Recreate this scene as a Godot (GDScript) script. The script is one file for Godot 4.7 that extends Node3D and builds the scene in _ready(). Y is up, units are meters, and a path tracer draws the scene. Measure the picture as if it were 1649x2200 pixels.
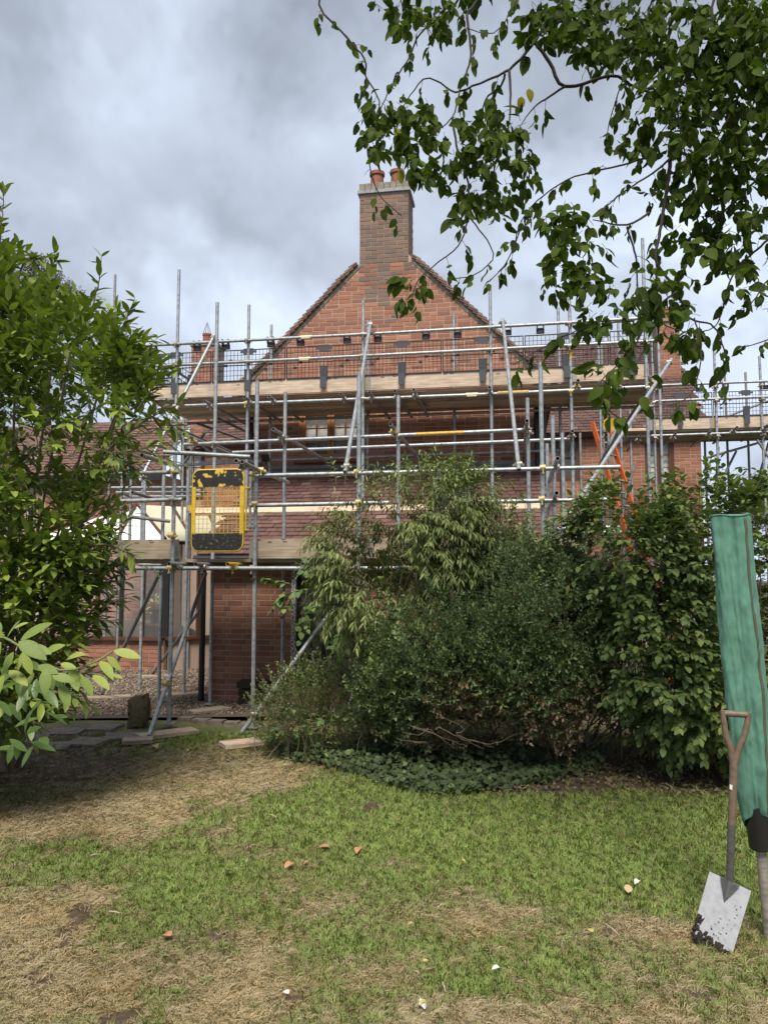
extends Node3D
# A brick house with a gable and a lean-to behind a tube scaffold, seen across a lawn between shrubs.
# World: camera at the origin looking along -z. House frame (u, y, w): u to the right along the gable wall, w out of it.

const FPX := 1660.0
const CXP := 824.5
const CYP := 1100.0
const PITCH := 4.75
const EYE := 1.7
const YAW := 9.5
const DG := 13.0
const TUBE := 0.0242

var HF: Transform3D
var rng := RandomNumberGenerator.new()
var nz := FastNoiseLite.new()
var taken := {}
var M := {}

# ---------------------------------------------------------------- pixels and frames
func ray(px: float, py: float) -> Vector3:
	var x := (px - CXP) / FPX
	var y := -(py - CYP) / FPX
	var c := cos(deg_to_rad(PITCH))
	var s := sin(deg_to_rad(PITCH))
	return Vector3(x, y * c + s, -(c - y * s))

func P(px: float, py: float, d: float) -> Vector3:          # the point seen there, d metres ahead
	var r := ray(px, py)
	return Vector3(0, EYE, 0) + r * (d / -r.z)

func pixel(p: Vector3) -> Vector2:                          # where a point is seen
	var q := p - Vector3(0, EYE, 0)
	var c := cos(deg_to_rad(PITCH))
	var s := sin(deg_to_rad(PITCH))
	var z := q.y * s - q.z * c
	return Vector2(CXP + FPX * q.x / z, CYP - FPX * (q.y * c + q.z * s) / z)

func GP(px: float, py: float, y := 0.0) -> Vector3:          # the point of the ground seen there
	var r := ray(px, py)
	return Vector3(0, EYE, 0) + r * ((y - EYE) / r.y)

func HP(px: float, py: float, w: float) -> Vector3:          # house frame: the point of the plane w seen there
	var n := HF.basis.z
	var r := ray(px, py)
	var o := Vector3(0, EYE, 0)
	var t := ((HF.origin - o).dot(n) + w) / r.dot(n)
	return HF.affine_inverse() * (o + r * t)

func W(p: Vector3) -> Vector3:
	return HF * p

func rnd(a: float, b: float) -> float:
	return rng.randf_range(a, b)

func rvec() -> Vector3:
	return Vector3(rnd(-1, 1), rnd(-1, 1), rnd(-1, 1)).normalized()

# ---------------------------------------------------------------- mesh builder
class MB:
	var v := PackedVector3Array()
	var n := PackedVector3Array()
	var t := PackedVector2Array()
	var c := PackedColorArray()
	var i := PackedInt32Array()
	var col := Color(1, 1, 1)
	func vert(p: Vector3, nn: Vector3, uv := Vector2.ZERO) -> int:
		v.append(p); n.append(nn); t.append(uv); c.append(col)
		return v.size() - 1
	func face(a: int, b: int, d: int) -> void:      # winds the triangle so that it faces its normals
		var g := (v[d] - v[a]).cross(v[b] - v[a])
		if g.dot(n[a] + n[b] + n[d]) < 0.0:
			i.append_array([a, d, b])
		else:
			i.append_array([a, b, d])
	func quad(a: Vector3, b: Vector3, d: Vector3, e: Vector3, nn: Vector3, uv := Vector4(0, 0, 1, 1)) -> void:
		var k := vert(a, nn, Vector2(uv.x, uv.y))
		vert(b, nn, Vector2(uv.z, uv.y)); vert(d, nn, Vector2(uv.z, uv.w)); vert(e, nn, Vector2(uv.x, uv.w))
		face(k, k + 1, k + 2); face(k, k + 2, k + 3)
	func tri(a: Vector3, b: Vector3, d: Vector3, nn: Vector3) -> void:
		var k := vert(a, nn, Vector2(a.x, a.y)); vert(b, nn, Vector2(b.x, b.y)); vert(d, nn, Vector2(d.x, d.y))
		face(k, k + 1, k + 2)
	func box(xf: Transform3D, size: Vector3) -> void:        # uv in metres, the long way along u
		var h := size * 0.5
		var b := xf.basis
		var off := Vector2(fposmod(xf.origin.x * 1.37 + xf.origin.z * 0.71, 1.0) * 3.0, fposmod(xf.origin.y * 1.9 + xf.origin.z * 2.3, 1.0))
		for ax in 3:
			var p := (ax + 1) % 3
			var q := (ax + 2) % 3
			if size[q] > size[p]:
				var s := p; p = q; q = s
			for sg: float in [-1.0, 1.0]:
				var ce: Vector3 = b[ax] * h[ax] * sg
				var ep: Vector3 = b[p] * h[p]
				var eq: Vector3 = b[q] * h[q]
				quad(xf.origin + ce - ep - eq, xf.origin + ce + ep - eq, xf.origin + ce + ep + eq, xf.origin + ce - ep + eq, (b[ax] * sg).normalized(), Vector4(off.x, off.y, off.x + size[p], off.y + size[q]))
	func chamfer(xf: Transform3D, size: Vector3, e: float) -> void:   # a box with its front (+z) edges bevelled
		var h := size * 0.5
		var b := xf.basis
		var o := xf.origin
		var f := []
		var g := []
		var k := []
		for s: Vector2 in [Vector2(-1, -1), Vector2(1, -1), Vector2(1, 1), Vector2(-1, 1)]:
			f.append(o + b * Vector3(s.x * (h.x - e), s.y * (h.y - e), h.z))
			g.append(o + b * Vector3(s.x * h.x, s.y * h.y, h.z - e))
			k.append(o + b * Vector3(s.x * h.x, s.y * h.y, -h.z))
		quad(f[0], f[1], f[2], f[3], b.z.normalized())
		for j in 4:
			var m := (j + 1) % 4
			var out: Vector3 = ((f[j] + f[m]) * 0.5 - o - b.z * h.z).normalized()
			quad(f[j], f[m], g[m], g[j], (out + b.z.normalized()).normalized())
			quad(g[j], g[m], k[m], k[j], out)
	func sweep(pts: PackedVector3Array, radii: PackedFloat32Array, seg := 8, cap := true) -> void:
		var m := pts.size()
		var rings := []
		var side := Vector3.UP
		var along := 0.0
		for j in m:
			var d := (pts[mini(j + 1, m - 1)] - pts[maxi(j - 1, 0)]).normalized()
			if j == 0:
				side = d.cross(Vector3(0.31, 0.83, 0.47)).normalized()
			side = (side - d * side.dot(d)).normalized()
			var up := d.cross(side)
			if j > 0:
				along += pts[j].distance_to(pts[j - 1])
			var first := v.size()
			for s in seg + 1:
				var a := TAU * s / seg
				var nn := side * cos(a) + up * sin(a)
				vert(pts[j] + nn * radii[j], nn, Vector2(along, float(s) / seg * 0.15))
			rings.append(first)
		for j in m - 1:
			for s in seg:
				var a: int = rings[j] + s
				var b: int = rings[j + 1] + s
				face(a, a + 1, b + 1); face(a, b + 1, b)
		if cap:
			for e in [0, m - 1]:
				var d2 := (pts[e] - pts[1 if e == 0 else m - 2]).normalized()
				var k0 := vert(pts[e], d2)
				var first2 := v.size()
				for s in seg + 1:
					vert(v[rings[e] + s], d2)
				for s in seg:
					face(k0, first2 + s, first2 + s + 1)
	func pipe(a: Vector3, b: Vector3, r: float, seg := 12) -> void:    # a hollow tube with open ends
		var d := (b - a).normalized()
		var side := d.cross(Vector3(0.31, 0.83, 0.47)).normalized()
		var up := d.cross(side)
		var lens := a.distance_to(b)
		var ri := r * 0.82
		var deep := minf(0.25, lens * 0.4)
		var off := fposmod(a.x * 3.1 + a.y * 1.7, 5.0)
		var k := v.size()
		for s in seg + 1:
			var nn := side * cos(TAU * s / seg) + up * sin(TAU * s / seg)
			var uy := float(s) / seg * 0.15
			vert(a + nn * r, nn, Vector2(off, uy)); vert(b + nn * r, nn, Vector2(off + lens, uy))
			vert(a + nn * r, -d); vert(a + nn * ri, -d)
			vert(b + nn * r, d); vert(b + nn * ri, d)
			vert(a + nn * ri, -nn); vert(a + nn * ri + d * deep, -nn)
			vert(b + nn * ri, -nn); vert(b + nn * ri - d * deep, -nn)
		for s in seg:
			for j in range(0, 10, 2):
				var q := k + s * 10 + j
				face(q, q + 1, q + 11); face(q, q + 11, q + 10)
	func mesh() -> ArrayMesh:
		var a := []
		a.resize(Mesh.ARRAY_MAX)
		a[Mesh.ARRAY_VERTEX] = v; a[Mesh.ARRAY_NORMAL] = n; a[Mesh.ARRAY_TEX_UV] = t; a[Mesh.ARRAY_COLOR] = c; a[Mesh.ARRAY_INDEX] = i
		var m := ArrayMesh.new()
		m.add_surface_from_arrays(Mesh.PRIMITIVE_TRIANGLES, a)
		return m

# ---------------------------------------------------------------- nodes
func numbered(called: String) -> String:
	var k: int = taken.get(called, -1) + 1
	taken[called] = k
	return called if k == 0 else "%s_%03d" % [called, k]

func tag(o: Node3D, label: String, category: String, group := "") -> Node3D:
	o.set_meta("label", label); o.set_meta("category", category)
	if group: o.set_meta("group", group)
	return o

func thing(called: String, label: String, category: String, at := Vector3.ZERO, group := "", basis := Basis()) -> Node3D:
	var o := Node3D.new()
	o.name = numbered(called)
	add_child(o)
	o.transform = Transform3D(basis, at)
	return tag(o, label, category, group)

func put(called: String, m: Mesh, material: Material, parent: Node3D, xf := Transform3D()) -> MeshInstance3D:
	var o := MeshInstance3D.new()
	o.name = called
	o.mesh = m
	o.material_override = material
	o.transform = xf
	parent.add_child(o, true)
	return o

func part(called: String, mb: MB, material: Material, parent: Node3D) -> MeshInstance3D:     # a mesh in world coordinates under a thing that stands anywhere
	return put(called, mb.mesh(), material, parent, parent.global_transform.affine_inverse() if parent.is_inside_tree() else Transform3D())

func lone(called: String, mb: MB, material: Material, label: String, category: String, group := "") -> MeshInstance3D:   # a thing that is one mesh, its origin at its base
	var lo := Vector3.INF
	var hi := -Vector3.INF
	for p in mb.v:
		lo = lo.min(p); hi = hi.max(p)
	var at := Vector3((lo.x + hi.x) / 2, lo.y, (lo.z + hi.z) / 2)
	for k in mb.v.size(): mb.v[k] -= at
	var o := put(numbered(called), mb.mesh(), material, self, Transform3D(Basis(), at))
	tag(o, label, category, group)
	return o

func setting(called: String, mb: MB, material: Material) -> MeshInstance3D:
	var o := put(numbered(called), mb.mesh(), material, self)
	o.set_meta("kind", "structure")
	return o

func many(called: String, m: Mesh, material: Material, where: Array, tints: Array, parent: Node3D) -> MultiMeshInstance3D:
	var mm := MultiMesh.new()
	mm.transform_format = MultiMesh.TRANSFORM_3D
	mm.use_colors = true
	mm.mesh = m
	mm.instance_count = where.size()
	for k in where.size():
		mm.set_instance_transform(k, where[k])
		mm.set_instance_color(k, tints[k])
	var o := MultiMeshInstance3D.new()
	o.name = called
	o.multimesh = mm
	o.material_override = material
	parent.add_child(o, true)
	o.set_meta("kind", "stuff")
	return o

# ---------------------------------------------------------------- materials
func srgb(r: float, g: float, b: float) -> Color:
	return Color(r, g, b).linear_to_srgb()

func ntex(freq: float, oct: int, ramp: Array, sd: int, size := 512) -> NoiseTexture2D:   # ramp: [offset, linear grey or Color, ...]
	var f := FastNoiseLite.new()
	f.noise_type = FastNoiseLite.TYPE_SIMPLEX_SMOOTH
	f.frequency = freq
	f.fractal_octaves = oct
	f.seed = sd
	var g := Gradient.new()
	g.offsets = PackedFloat32Array()
	g.colors = PackedColorArray()
	var offs := PackedFloat32Array()
	var cols := PackedColorArray()
	for k in range(0, ramp.size(), 2):
		offs.append(ramp[k])
		var c = ramp[k + 1]
		cols.append(c.linear_to_srgb() if c is Color else srgb(c, c, c))
	g.offsets = offs
	g.colors = cols
	var t := NoiseTexture2D.new()
	t.width = size; t.height = size
	t.seamless = true
	t.noise = f
	t.color_ramp = g
	return t

func mat(called: String, r: float, g: float, b: float, rough := 0.8, metal := 0.0, spec := 0.5) -> StandardMaterial3D:
	var m := StandardMaterial3D.new()
	m.resource_name = called
	m.albedo_color = srgb(r, g, b)
	m.roughness = rough
	m.metallic = metal
	m.metallic_specular = spec
	M[called] = m
	return m

func tri_tex(m: StandardMaterial3D, t: Texture2D, scale: float, bump: Texture2D = null, depth := 0.0) -> StandardMaterial3D:
	m.albedo_texture = t
	m.uv1_triplanar = true
	m.uv1_world_triplanar = true
	m.uv1_scale = Vector3.ONE * scale
	if bump:
		m.heightmap_enabled = true
		m.heightmap_texture = bump
		m.heightmap_scale = depth
	return m

func leafmat(called: String, r: float, g: float, b: float, rough: float, back: float, t: Texture2D) -> StandardMaterial3D:
	var m := mat(called, r, g, b, rough, 0.0, 0.45)
	m.vertex_color_use_as_albedo = true
	m.albedo_texture = t
	m.backlight_enabled = true
	m.backlight = srgb(back * 0.85, back, back * 0.35)
	return m

func make_materials() -> void:
	var fine := ntex(0.03, 4, [0.0, 0.55, 0.5, 0.85, 1.0, 1.0], 3)
	var blotch := ntex(0.012, 5, [0.0, 0.5, 0.45, 0.8, 1.0, 1.0], 9)
	var bumpy := ntex(0.05, 4, [0.0, 0.0, 1.0, 1.0], 5)
	var streak := Image.create(512, 128, false, Image.FORMAT_RGB8)
	var f := FastNoiseLite.new()
	f.seed = 21
	f.frequency = 0.01
	f.fractal_octaves = 4
	for y in 128:
		for x in 512:
			var a := TAU * x / 512.0
			var g := f.get_noise_3d(cos(a) * 60.0, sin(a) * 60.0, y * 9.0 + 10.0 * f.get_noise_2d(x * 0.6 if x < 256 else (512 - x) * 0.6, 77.0))
			var h := f.get_noise_3d(cos(a) * 120.0, sin(a) * 120.0, y * 1.5 + 400.0)
			var c := clampf(0.80 + 0.34 * g + 0.22 * h, 0.3, 1.0)
			streak.set_pixel(x, y, srgb(c, c * (0.98 + 0.02 * h), c * (0.95 + 0.06 * h)))
	for kx in 9:
		var cx := rng.randi_range(20, 490)
		var cy := rng.randi_range(8, 118)
		for yy in range(-4, 5):
			for xx in range(-7, 8):
				if xx * xx / 49.0 + yy * yy / 16.0 < 1.0:
					streak.set_pixel(cx + xx, cy + yy, streak.get_pixel(cx + xx, cy + yy).darkened(0.4))
	var grain := ImageTexture.create_from_image(streak)
	var zinc := ntex(0.02, 5, [0.0, 0.42, 0.4, 0.75, 0.62, 0.95, 1.0, 1.0], 31)
	tri_tex(mat("galvanised tube", 0.36, 0.39, 0.41, 0.48, 0.5), zinc, 1.1)
	tri_tex(mat("old tube", 0.27, 0.27, 0.27, 0.6, 0.35), zinc, 1.4)
	tri_tex(mat("yellow tube", 0.55, 0.34, 0.05, 0.55, 0.1), zinc, 2.0)
	tri_tex(mat("coupler steel", 0.33, 0.31, 0.27, 0.5, 0.5), zinc, 4.0)
	tri_tex(mat("coupler yellow", 0.56, 0.45, 0.20, 0.5, 0.25), zinc, 4.0)
	tri_tex(mat("coupler brass", 0.55, 0.50, 0.36, 0.5, 0.3), zinc, 4.0)
	for a in [["new board", 0.56, 0.455, 0.36], ["worn board", 0.36, 0.30, 0.23], ["pale board", 0.72, 0.56, 0.43], ["sole board", 0.46, 0.36, 0.27], ["board end", 0.44, 0.30, 0.12]]:
		var m := mat(a[0], a[1], a[2], a[3], 0.85)
		m.albedo_texture = grain
		m.uv1_scale = Vector3(0.45, 3.2, 1)
	mat("guard plastic", 0.018, 0.019, 0.022, 0.45)
	mat("clip plastic", 0.05, 0.055, 0.065, 0.4)
	var speck := ntex(0.06, 3, [0.0, 0.6, 1.0, 1.0], 61)
	for k in 8:
		tri_tex(mat("brick %d" % k, PALETTE[k][0], PALETTE[k][1], PALETTE[k][2], 0.92), speck, 3.0)
	for k in 3:
		tri_tex(mat("verge %d" % k, [0.24, 0.20, 0.28][k], [0.155, 0.14, 0.19][k], [0.125, 0.12, 0.15][k], 0.9), blotch, 2.5)
	for k in 5:
		tri_tex(mat("sooty %d" % k, SOOTY[k][0], SOOTY[k][1], SOOTY[k][2], 0.92), speck, 3.0)
	leafmat("pale plant leaf", 0.62, 0.60, 0.30, 0.6, 0.3, null).vertex_color_use_as_albedo = false
	tri_tex(mat("bricks", 1, 1, 1, 0.92), speck, 3.0).vertex_color_use_as_albedo = true
	tri_tex(mat("mortar", 0.43, 0.32, 0.25, 0.95), fine, 3.0)
	tri_tex(mat("chimney mortar", 0.30, 0.24, 0.19, 0.95), fine, 3.0)
	tri_tex(mat("tile clay", 1, 1, 1, 0.85), speck, 4.0, bumpy, 0.3).vertex_color_use_as_albedo = true
	for k in 6:
		tri_tex(mat("tile %d" % k, TILES[k][0], TILES[k][1], TILES[k][2], 0.85), blotch, 2.5, bumpy, 0.3)
	tri_tex(mat("terracotta", 0.27, 0.095, 0.06, 0.8), blotch, 2.0)
	tri_tex(mat("lead", 0.26, 0.27, 0.29, 0.6, 0.2), blotch, 1.5)
	tri_tex(mat("concrete", 0.27, 0.24, 0.20, 0.95), blotch, 1.2, bumpy, 0.6)
	tri_tex(mat("mossy stone", 0.17, 0.15, 0.10, 0.95), ntex(0.02, 4, [0.0, Color(0.45, 0.5, 0.25), 0.5, Color(0.8, 0.75, 0.6), 1.0, Color(1, 1, 0.95)], 12), 1.6, bumpy, 1.5)
	tri_tex(mat("paving", 0.23, 0.19, 0.155, 0.95), blotch, 1.1, bumpy, 0.8)
	mat("black plastic", 0.010, 0.010, 0.011, 0.35)
	var oak := mat("oak frame", 0.36, 0.155, 0.045, 0.5)
	oak.albedo_texture = grain
	oak.uv1_scale = Vector3(0.6, 5, 1)
	var dk := mat("dark frame", 0.105, 0.040, 0.020, 0.5)
	dk.albedo_texture = grain
	dk.uv1_scale = Vector3(0.6, 5, 1)
	mat("black frame", 0.012, 0.011, 0.011, 0.4)
	tri_tex(mat("peeling paint", 0.62, 0.62, 0.62, 0.7), ntex(0.03, 4, [0.0, 0.05, 0.42, 0.1, 0.47, 0.9, 1.0, 1.0], 44), 2.2)
	tri_tex(mat("grey paint", 0.16, 0.17, 0.185, 0.55), fine, 2.0)
	mat("white paint", 0.70, 0.69, 0.66, 0.6)
	mat("room wall", 0.34, 0.31, 0.28, 0.9)
	mat("blind", 0.62, 0.62, 0.62, 0.9)
	var gl := mat("window glass", 0.9, 0.95, 0.95, 0.02)
	gl.transparency = BaseMaterial3D.TRANSPARENCY_ALPHA
	gl.albedo_color.a = 0.08
	var pc := mat("polycarbonate", 0.80, 0.82, 0.80, 0.55)
	pc.backlight_enabled = true
	pc.backlight = srgb(0.2, 0.2, 0.19)
	var pc2 := mat("yellowed polycarbonate", 0.56, 0.54, 0.40, 0.5)
	pc2.backlight_enabled = true
	pc2.backlight = srgb(0.16, 0.15, 0.1)
	tri_tex(mat("gate yellow", 0.66, 0.45, 0.03, 0.45), fine, 2.0)
	tri_tex(mat("gate black", 1, 1, 1, 0.5), ntex(0.018, 5, [0.0, Color(0.012, 0.012, 0.013), 0.64, Color(0.022, 0.022, 0.023), 0.68, Color(0.05, 0.045, 0.03), 0.70, Color(0.6, 0.42, 0.05), 1.0, Color(0.8, 0.58, 0.08)], 57), 0.8)
	tri_tex(mat("gate black plain", 1, 1, 1, 0.5), ntex(0.03, 5, [0.0, 0.010, 0.6, 0.018, 0.72, 0.03, 0.78, 0.12, 1.0, 0.2], 58), 1.3)
	tri_tex(mat("ladder orange", 0.62, 0.13, 0.035, 0.5), fine, 1.5)
	var cloth := mat("cover cloth", 0.088, 0.21, 0.155, 0.72, 0.0, 0.35)
	tri_tex(cloth, ntex(0.02, 4, [0.0, 0.78, 0.5, 0.92, 1.0, 1.0], 71), 1.2, ntex(0.018, 5, [0.0, 0.0, 1.0, 1.0], 72), 0.12)
	cloth.rim_enabled = true
	cloth.rim = 0.25
	mat("zip tape", 0.07, 0.075, 0.045, 0.8)
	tri_tex(mat("spade wood", 0.165, 0.120, 0.082, 0.55), ntex(0.02, 5, [0.0, 0.45, 0.5, 0.85, 1.0, 1.0], 73), 2.6)
	tri_tex(mat("spade steel", 0.50, 0.50, 0.51, 0.38, 0.5), ntex(0.02, 5, [0.0, 0.6, 0.5, 0.92, 1.0, 1.0], 74), 2.6)
	tri_tex(mat("spade socket", 0.16, 0.16, 0.165, 0.4, 0.6), ntex(0.02, 5, [0.0, 0.5, 0.5, 0.9, 1.0, 1.0], 75), 3.0)
	tri_tex(mat("wet soil", 0.085, 0.060, 0.042, 0.9), bumpy, 6.0)
	tri_tex(mat("airer tube", 0.30, 0.28, 0.24, 0.55, 0.3), zinc, 3.0)
	var veins := ntex(0.03, 3, [0.0, 0.72, 0.5, 0.92, 1.0, 1.0], 81, 256)
	leafmat("laurel leaf", 1, 1, 1, 0.42, 0.4, veins)
	leafmat("tree leaf", 1, 1, 1, 0.7, 0.85, veins).metallic_specular = 0.25
	leafmat("shrub leaf", 1, 1, 1, 0.62, 0.45, veins).metallic_specular = 0.35
	leafmat("grass blade", 1, 1, 1, 0.7, 0.4, null)
	leafmat("dry leaf", 1, 1, 1, 0.8, 0.3, veins)
	tri_tex(mat("bark", 0.042, 0.034, 0.029, 0.95), fine, 6.0)
	tri_tex(mat("pale stem", 0.20, 0.15, 0.105, 0.85), fine, 6.0)
	tri_tex(mat("green stem", 0.16, 0.20, 0.075, 0.7), fine, 6.0)
	tri_tex(mat("pebble", 1, 1, 1, 0.85), speck, 8.0).vertex_color_use_as_albedo = true
	tri_tex(mat("upholstery", 0.13, 0.105, 0.08, 0.95), speck, 4.0)

# ---------------------------------------------------------------- light, sky, lens
func make_view() -> void:
	var cam := Camera3D.new()
	cam.name = "camera"
	cam.fov = rad_to_deg(2.0 * atan(CYP / FPX))
	cam.near = 0.05
	cam.far = 600.0
	add_child(cam)
	cam.position = Vector3(0, EYE, 0)
	cam.rotation_degrees = Vector3(PITCH, 0, 0)
	cam.current = true
	var env := Environment.new()
	env.background_mode = Environment.BG_SKY
	env.sky = Sky.new()
	var pano := PanoramaSkyMaterial.new()
	pano.panorama = ImageTexture.create_from_image(clouds())
	env.sky.sky_material = pano
	env.tonemap_mode = Environment.TONE_MAPPER_LINEAR
	env.tonemap_exposure = 1.95
	env.sdfgi_enabled = true
	env.ssao_enabled = true
	env.ssil_enabled = true
	var we := WorldEnvironment.new()
	we.name = "world"
	we.environment = env
	add_child(we)
	var sun := DirectionalLight3D.new()
	sun.name = "sun"
	sun.light_energy = 1.0
	sun.light_angular_distance = 24.0
	sun.light_color = Color(1.0, 0.96, 0.9)
	sun.shadow_enabled = true
	sun.rotation_degrees = Vector3(-56, -6, 0)
	add_child(sun)

func clouds() -> Image:
	var im := Image.create(1024, 512, false, Image.FORMAT_RGBF)
	var f := FastNoiseLite.new()
	f.seed = 15
	f.frequency = 0.9
	f.fractal_octaves = 5
	f.domain_warp_enabled = true
	f.domain_warp_amplitude = 0.35
	f.domain_warp_frequency = 0.8
	var g := FastNoiseLite.new()
	g.seed = 11
	g.frequency = 2.2
	g.fractal_octaves = 5
	for y in 512:
		var el := PI / 2 - PI * (y + 0.5) / 512
		for x in 1024:
			var az := TAU * (x + 0.5) / 1024 - PI
			var d := Vector3(sin(az) * cos(el), sin(el), -cos(az) * cos(el))
			var up := maxf(d.y, 0.0)
			var k := 2.2 / (0.55 + up)                       # the layer lies flat overhead
			var q := Vector3(d.x * k, up * 0.9, d.z * k)
			var n := f.get_noise_3dv(q * 0.75)
			var e := g.get_noise_3dv(q * 0.8 + Vector3(7, 3, 1))
			var l := 0.31 + 0.31 * n + 0.10 * e + 0.15 * exp(-up * up * 7.0)
			l = clampf(l, 0.15, 0.56)
			var thin := clampf((l - 0.2) / 0.35, 0.0, 1.0)
			var c := Color(0.79, 0.90, 1.09).lerp(Color(0.85, 0.96, 1.15), thin)
			im.set_pixel(x, y, Color(c.r * l, c.g * l, c.b * l))
	return im

# ---------------------------------------------------------------- the ground
var patches := []

func add_patch(px: float, py: float, rx: float, ry: float, kind: int, amount: float) -> void:
	var g := GP(px, py)
	var d := -g.z
	patches.append([g.x, g.z, rx * d / FPX, ry * d * d / (EYE * FPX), kind, amount])

func lawn_at(x: float, z: float) -> Vector3:      # how green, how bare, how mossy
	var n1 := nz.get_noise_2d(x * 90.0, z * 90.0)
	var n2 := nz.get_noise_2d(x * 300.0 + 500.0, z * 300.0)
	var n3 := nz.get_noise_2d(x * 900.0, z * 900.0 + 300.0)
	var s := [0.54 + 0.5 * n1 + 0.35 * n2, 0.0, 0.3 + 0.6 * nz.get_noise_2d(x * 110.0 + 900.0, z * 110.0)]
	for p in patches:
		var dx: float = (x - p[0]) / p[2] + 0.35 * n2
		var dz: float = (z - p[1]) / p[3] + 0.35 * n1
		var q := dx * dx + dz * dz
		if q < 4.0:
			s[p[4]] += p[5] * exp(-q * 1.1)
	s[0] += 0.25 * n3
	s[1] += maxf(0.0, nz.get_noise_2d(x * 420.0 - 700.0, z * 420.0) - 0.34) * 2.4 * (1.2 - clampf(s[0], 0.0, 1.0)) + 0.22 * n3 * float(s[1] > 0.2)
	return Vector3(clampf(s[0], 0.0, 1.0), clampf(s[1], 0.0, 1.0), clampf(s[2], 0.0, 1.0))

func lawn_y(x: float, z: float) -> float:
	return 0.018 * nz.get_noise_2d(x * 60.0, z * 60.0) + 0.008 * nz.get_noise_2d(x * 350.0, z * 350.0) - 0.02

func make_ground() -> void:
	for a in [[1050, 1750, 430, 75, 0, 0.8], [1500, 1735, 260, 90, 0, 0.8], [800, 1685, 130, 35, 0, 0.8], [640, 1760, 120, 55, 0, 0.5], [350, 1920, 100, 60, 0, 0.75], [400, 1880, 130, 35, 0, 0.6],
			[200, 1850, 90, 35, 0, 0.6], [1350, 1890, 260, 50, 0, 0.55], [1000, 1850, 220, 45, 0, 0.4], [700, 2010, 60, 45, 0, 0.7], [1010, 2105, 80, 22, 0, 0.7], [420, 2110, 60, 30, 0, 0.4],
			[1190, 2045, 150, 50, 0, 0.4], [430, 1572, 150, 22, 0, 0.6], [130, 1680, 110, 18, 0, 0.4], [1600, 1900, 100, 90, 0, 0.5], [1560, 2090, 110, 50, 0, 0.35], [850, 2010, 110, 50, 0, 0.2],
			[330, 1665, 260, 50, 0, -0.8], [150, 1760, 230, 60, 0, -0.55], [110, 1960, 150, 70, 0, -0.6], [240, 2100, 260, 80, 0, -0.55], [1010, 1965, 100, 28, 0, -0.6], [1120, 2000, 130, 18, 0, -0.4],
			[620, 2120, 200, 60, 0, -0.3], [1000, 2170, 300, 35, 0, -0.2], [1370, 2000, 150, 25, 0, -0.5], [885, 1845, 60, 18, 0, -0.5], [740, 1940, 110, 28, 0, -0.4], [560, 1680, 70, 22, 0, -0.4],
			[110, 1960, 170, 70, 2, 0.5], [250, 2110, 260, 70, 2, 0.35], [520, 1950, 60, 40, 2, 0.4], [720, 2090, 200, 40, 2, 0.4], [1540, 2030, 140, 30, 2, 0.4],
			[265, 2175, 75, 30, 1, 0.9], [170, 1955, 30, 30, 1, 0.8], [140, 2015, 35, 45, 1, 0.7], [800, 1728, 34, 9, 1, 0.9], [470, 2005, 40, 22, 1, 0.7], [1490, 2125, 55, 22, 1, 0.8], [90, 2100, 50, 22, 1, 0.6],
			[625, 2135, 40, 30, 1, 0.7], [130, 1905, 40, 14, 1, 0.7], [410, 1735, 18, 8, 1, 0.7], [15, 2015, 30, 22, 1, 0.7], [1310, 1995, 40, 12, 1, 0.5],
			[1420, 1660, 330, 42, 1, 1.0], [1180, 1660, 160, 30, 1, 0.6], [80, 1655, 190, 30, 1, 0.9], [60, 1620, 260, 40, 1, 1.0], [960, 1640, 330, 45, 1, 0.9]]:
		add_patch(a[0], a[1], a[2], a[3], a[4], a[5])
	var far := MB.new()
	far.quad(Vector3(-150, -0.06, 30), Vector3(150, -0.06, 30), Vector3(150, -0.06, -260), Vector3(-150, -0.06, -260), Vector3.UP)
	setting("ground", far, tri_tex(mat("far ground", 0.075, 0.085, 0.04, 0.95), ntex(0.02, 5, [0.0, 0.5, 1.0, 1.0], 90), 0.2))
	# the lawn
	var size := 1024
	var x0 := -8.0
	var x1 := 8.0
	var z0 := -9.4
	var z1 := 3.0
	var im := Image.create(size, size, false, Image.FORMAT_RGB8)
	for j in size:
		var z := lerpf(z0, z1, (j + 0.5) / size)
		for i in size:
			var x := lerpf(x0, x1, (i + 0.5) / size)
			if absf(x) > 3.0 + maxf(0.0, -z) * 0.25 or z > -1.5:
				im.set_pixel(i, j, srgb(0.13, 0.12, 0.05))
				continue
			var s := lawn_at(x, z)
			var k := 0.8 + 0.5 * nz.get_noise_2d(x * 2600.0, z * 2600.0)
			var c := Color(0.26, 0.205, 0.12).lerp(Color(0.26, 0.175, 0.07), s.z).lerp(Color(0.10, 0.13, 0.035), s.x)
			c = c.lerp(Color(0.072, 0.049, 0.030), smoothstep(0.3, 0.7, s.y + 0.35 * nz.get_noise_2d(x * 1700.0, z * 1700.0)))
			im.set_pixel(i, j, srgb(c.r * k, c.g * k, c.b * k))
	var lm := mat("lawn soil", 1, 1, 1, 0.95)
	lm.albedo_texture = ImageTexture.create_from_image(im)
	var lawn := MB.new()
	var nx := 128
	var nzz := 100
	for j in nzz + 1:
		for i in nx + 1:
			var x := lerpf(x0, x1, float(i) / nx)
			var z := lerpf(z0, z1, float(j) / nzz)
			lawn.vert(Vector3(x, lawn_y(x, z), z), Vector3.UP, Vector2(float(i) / nx, float(j) / nzz))
	for j in nzz:
		for i in nx:
			var a := j * (nx + 1) + i
			lawn.face(a, a + 1, a + nx + 2); lawn.face(a, a + nx + 2, a + nx + 1)
	setting("lawn", lawn, lm)
	make_grass()
	# gravel by the house, with a stone path at its edge
	var gb := MB.new()
	var e := 0.012
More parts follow.
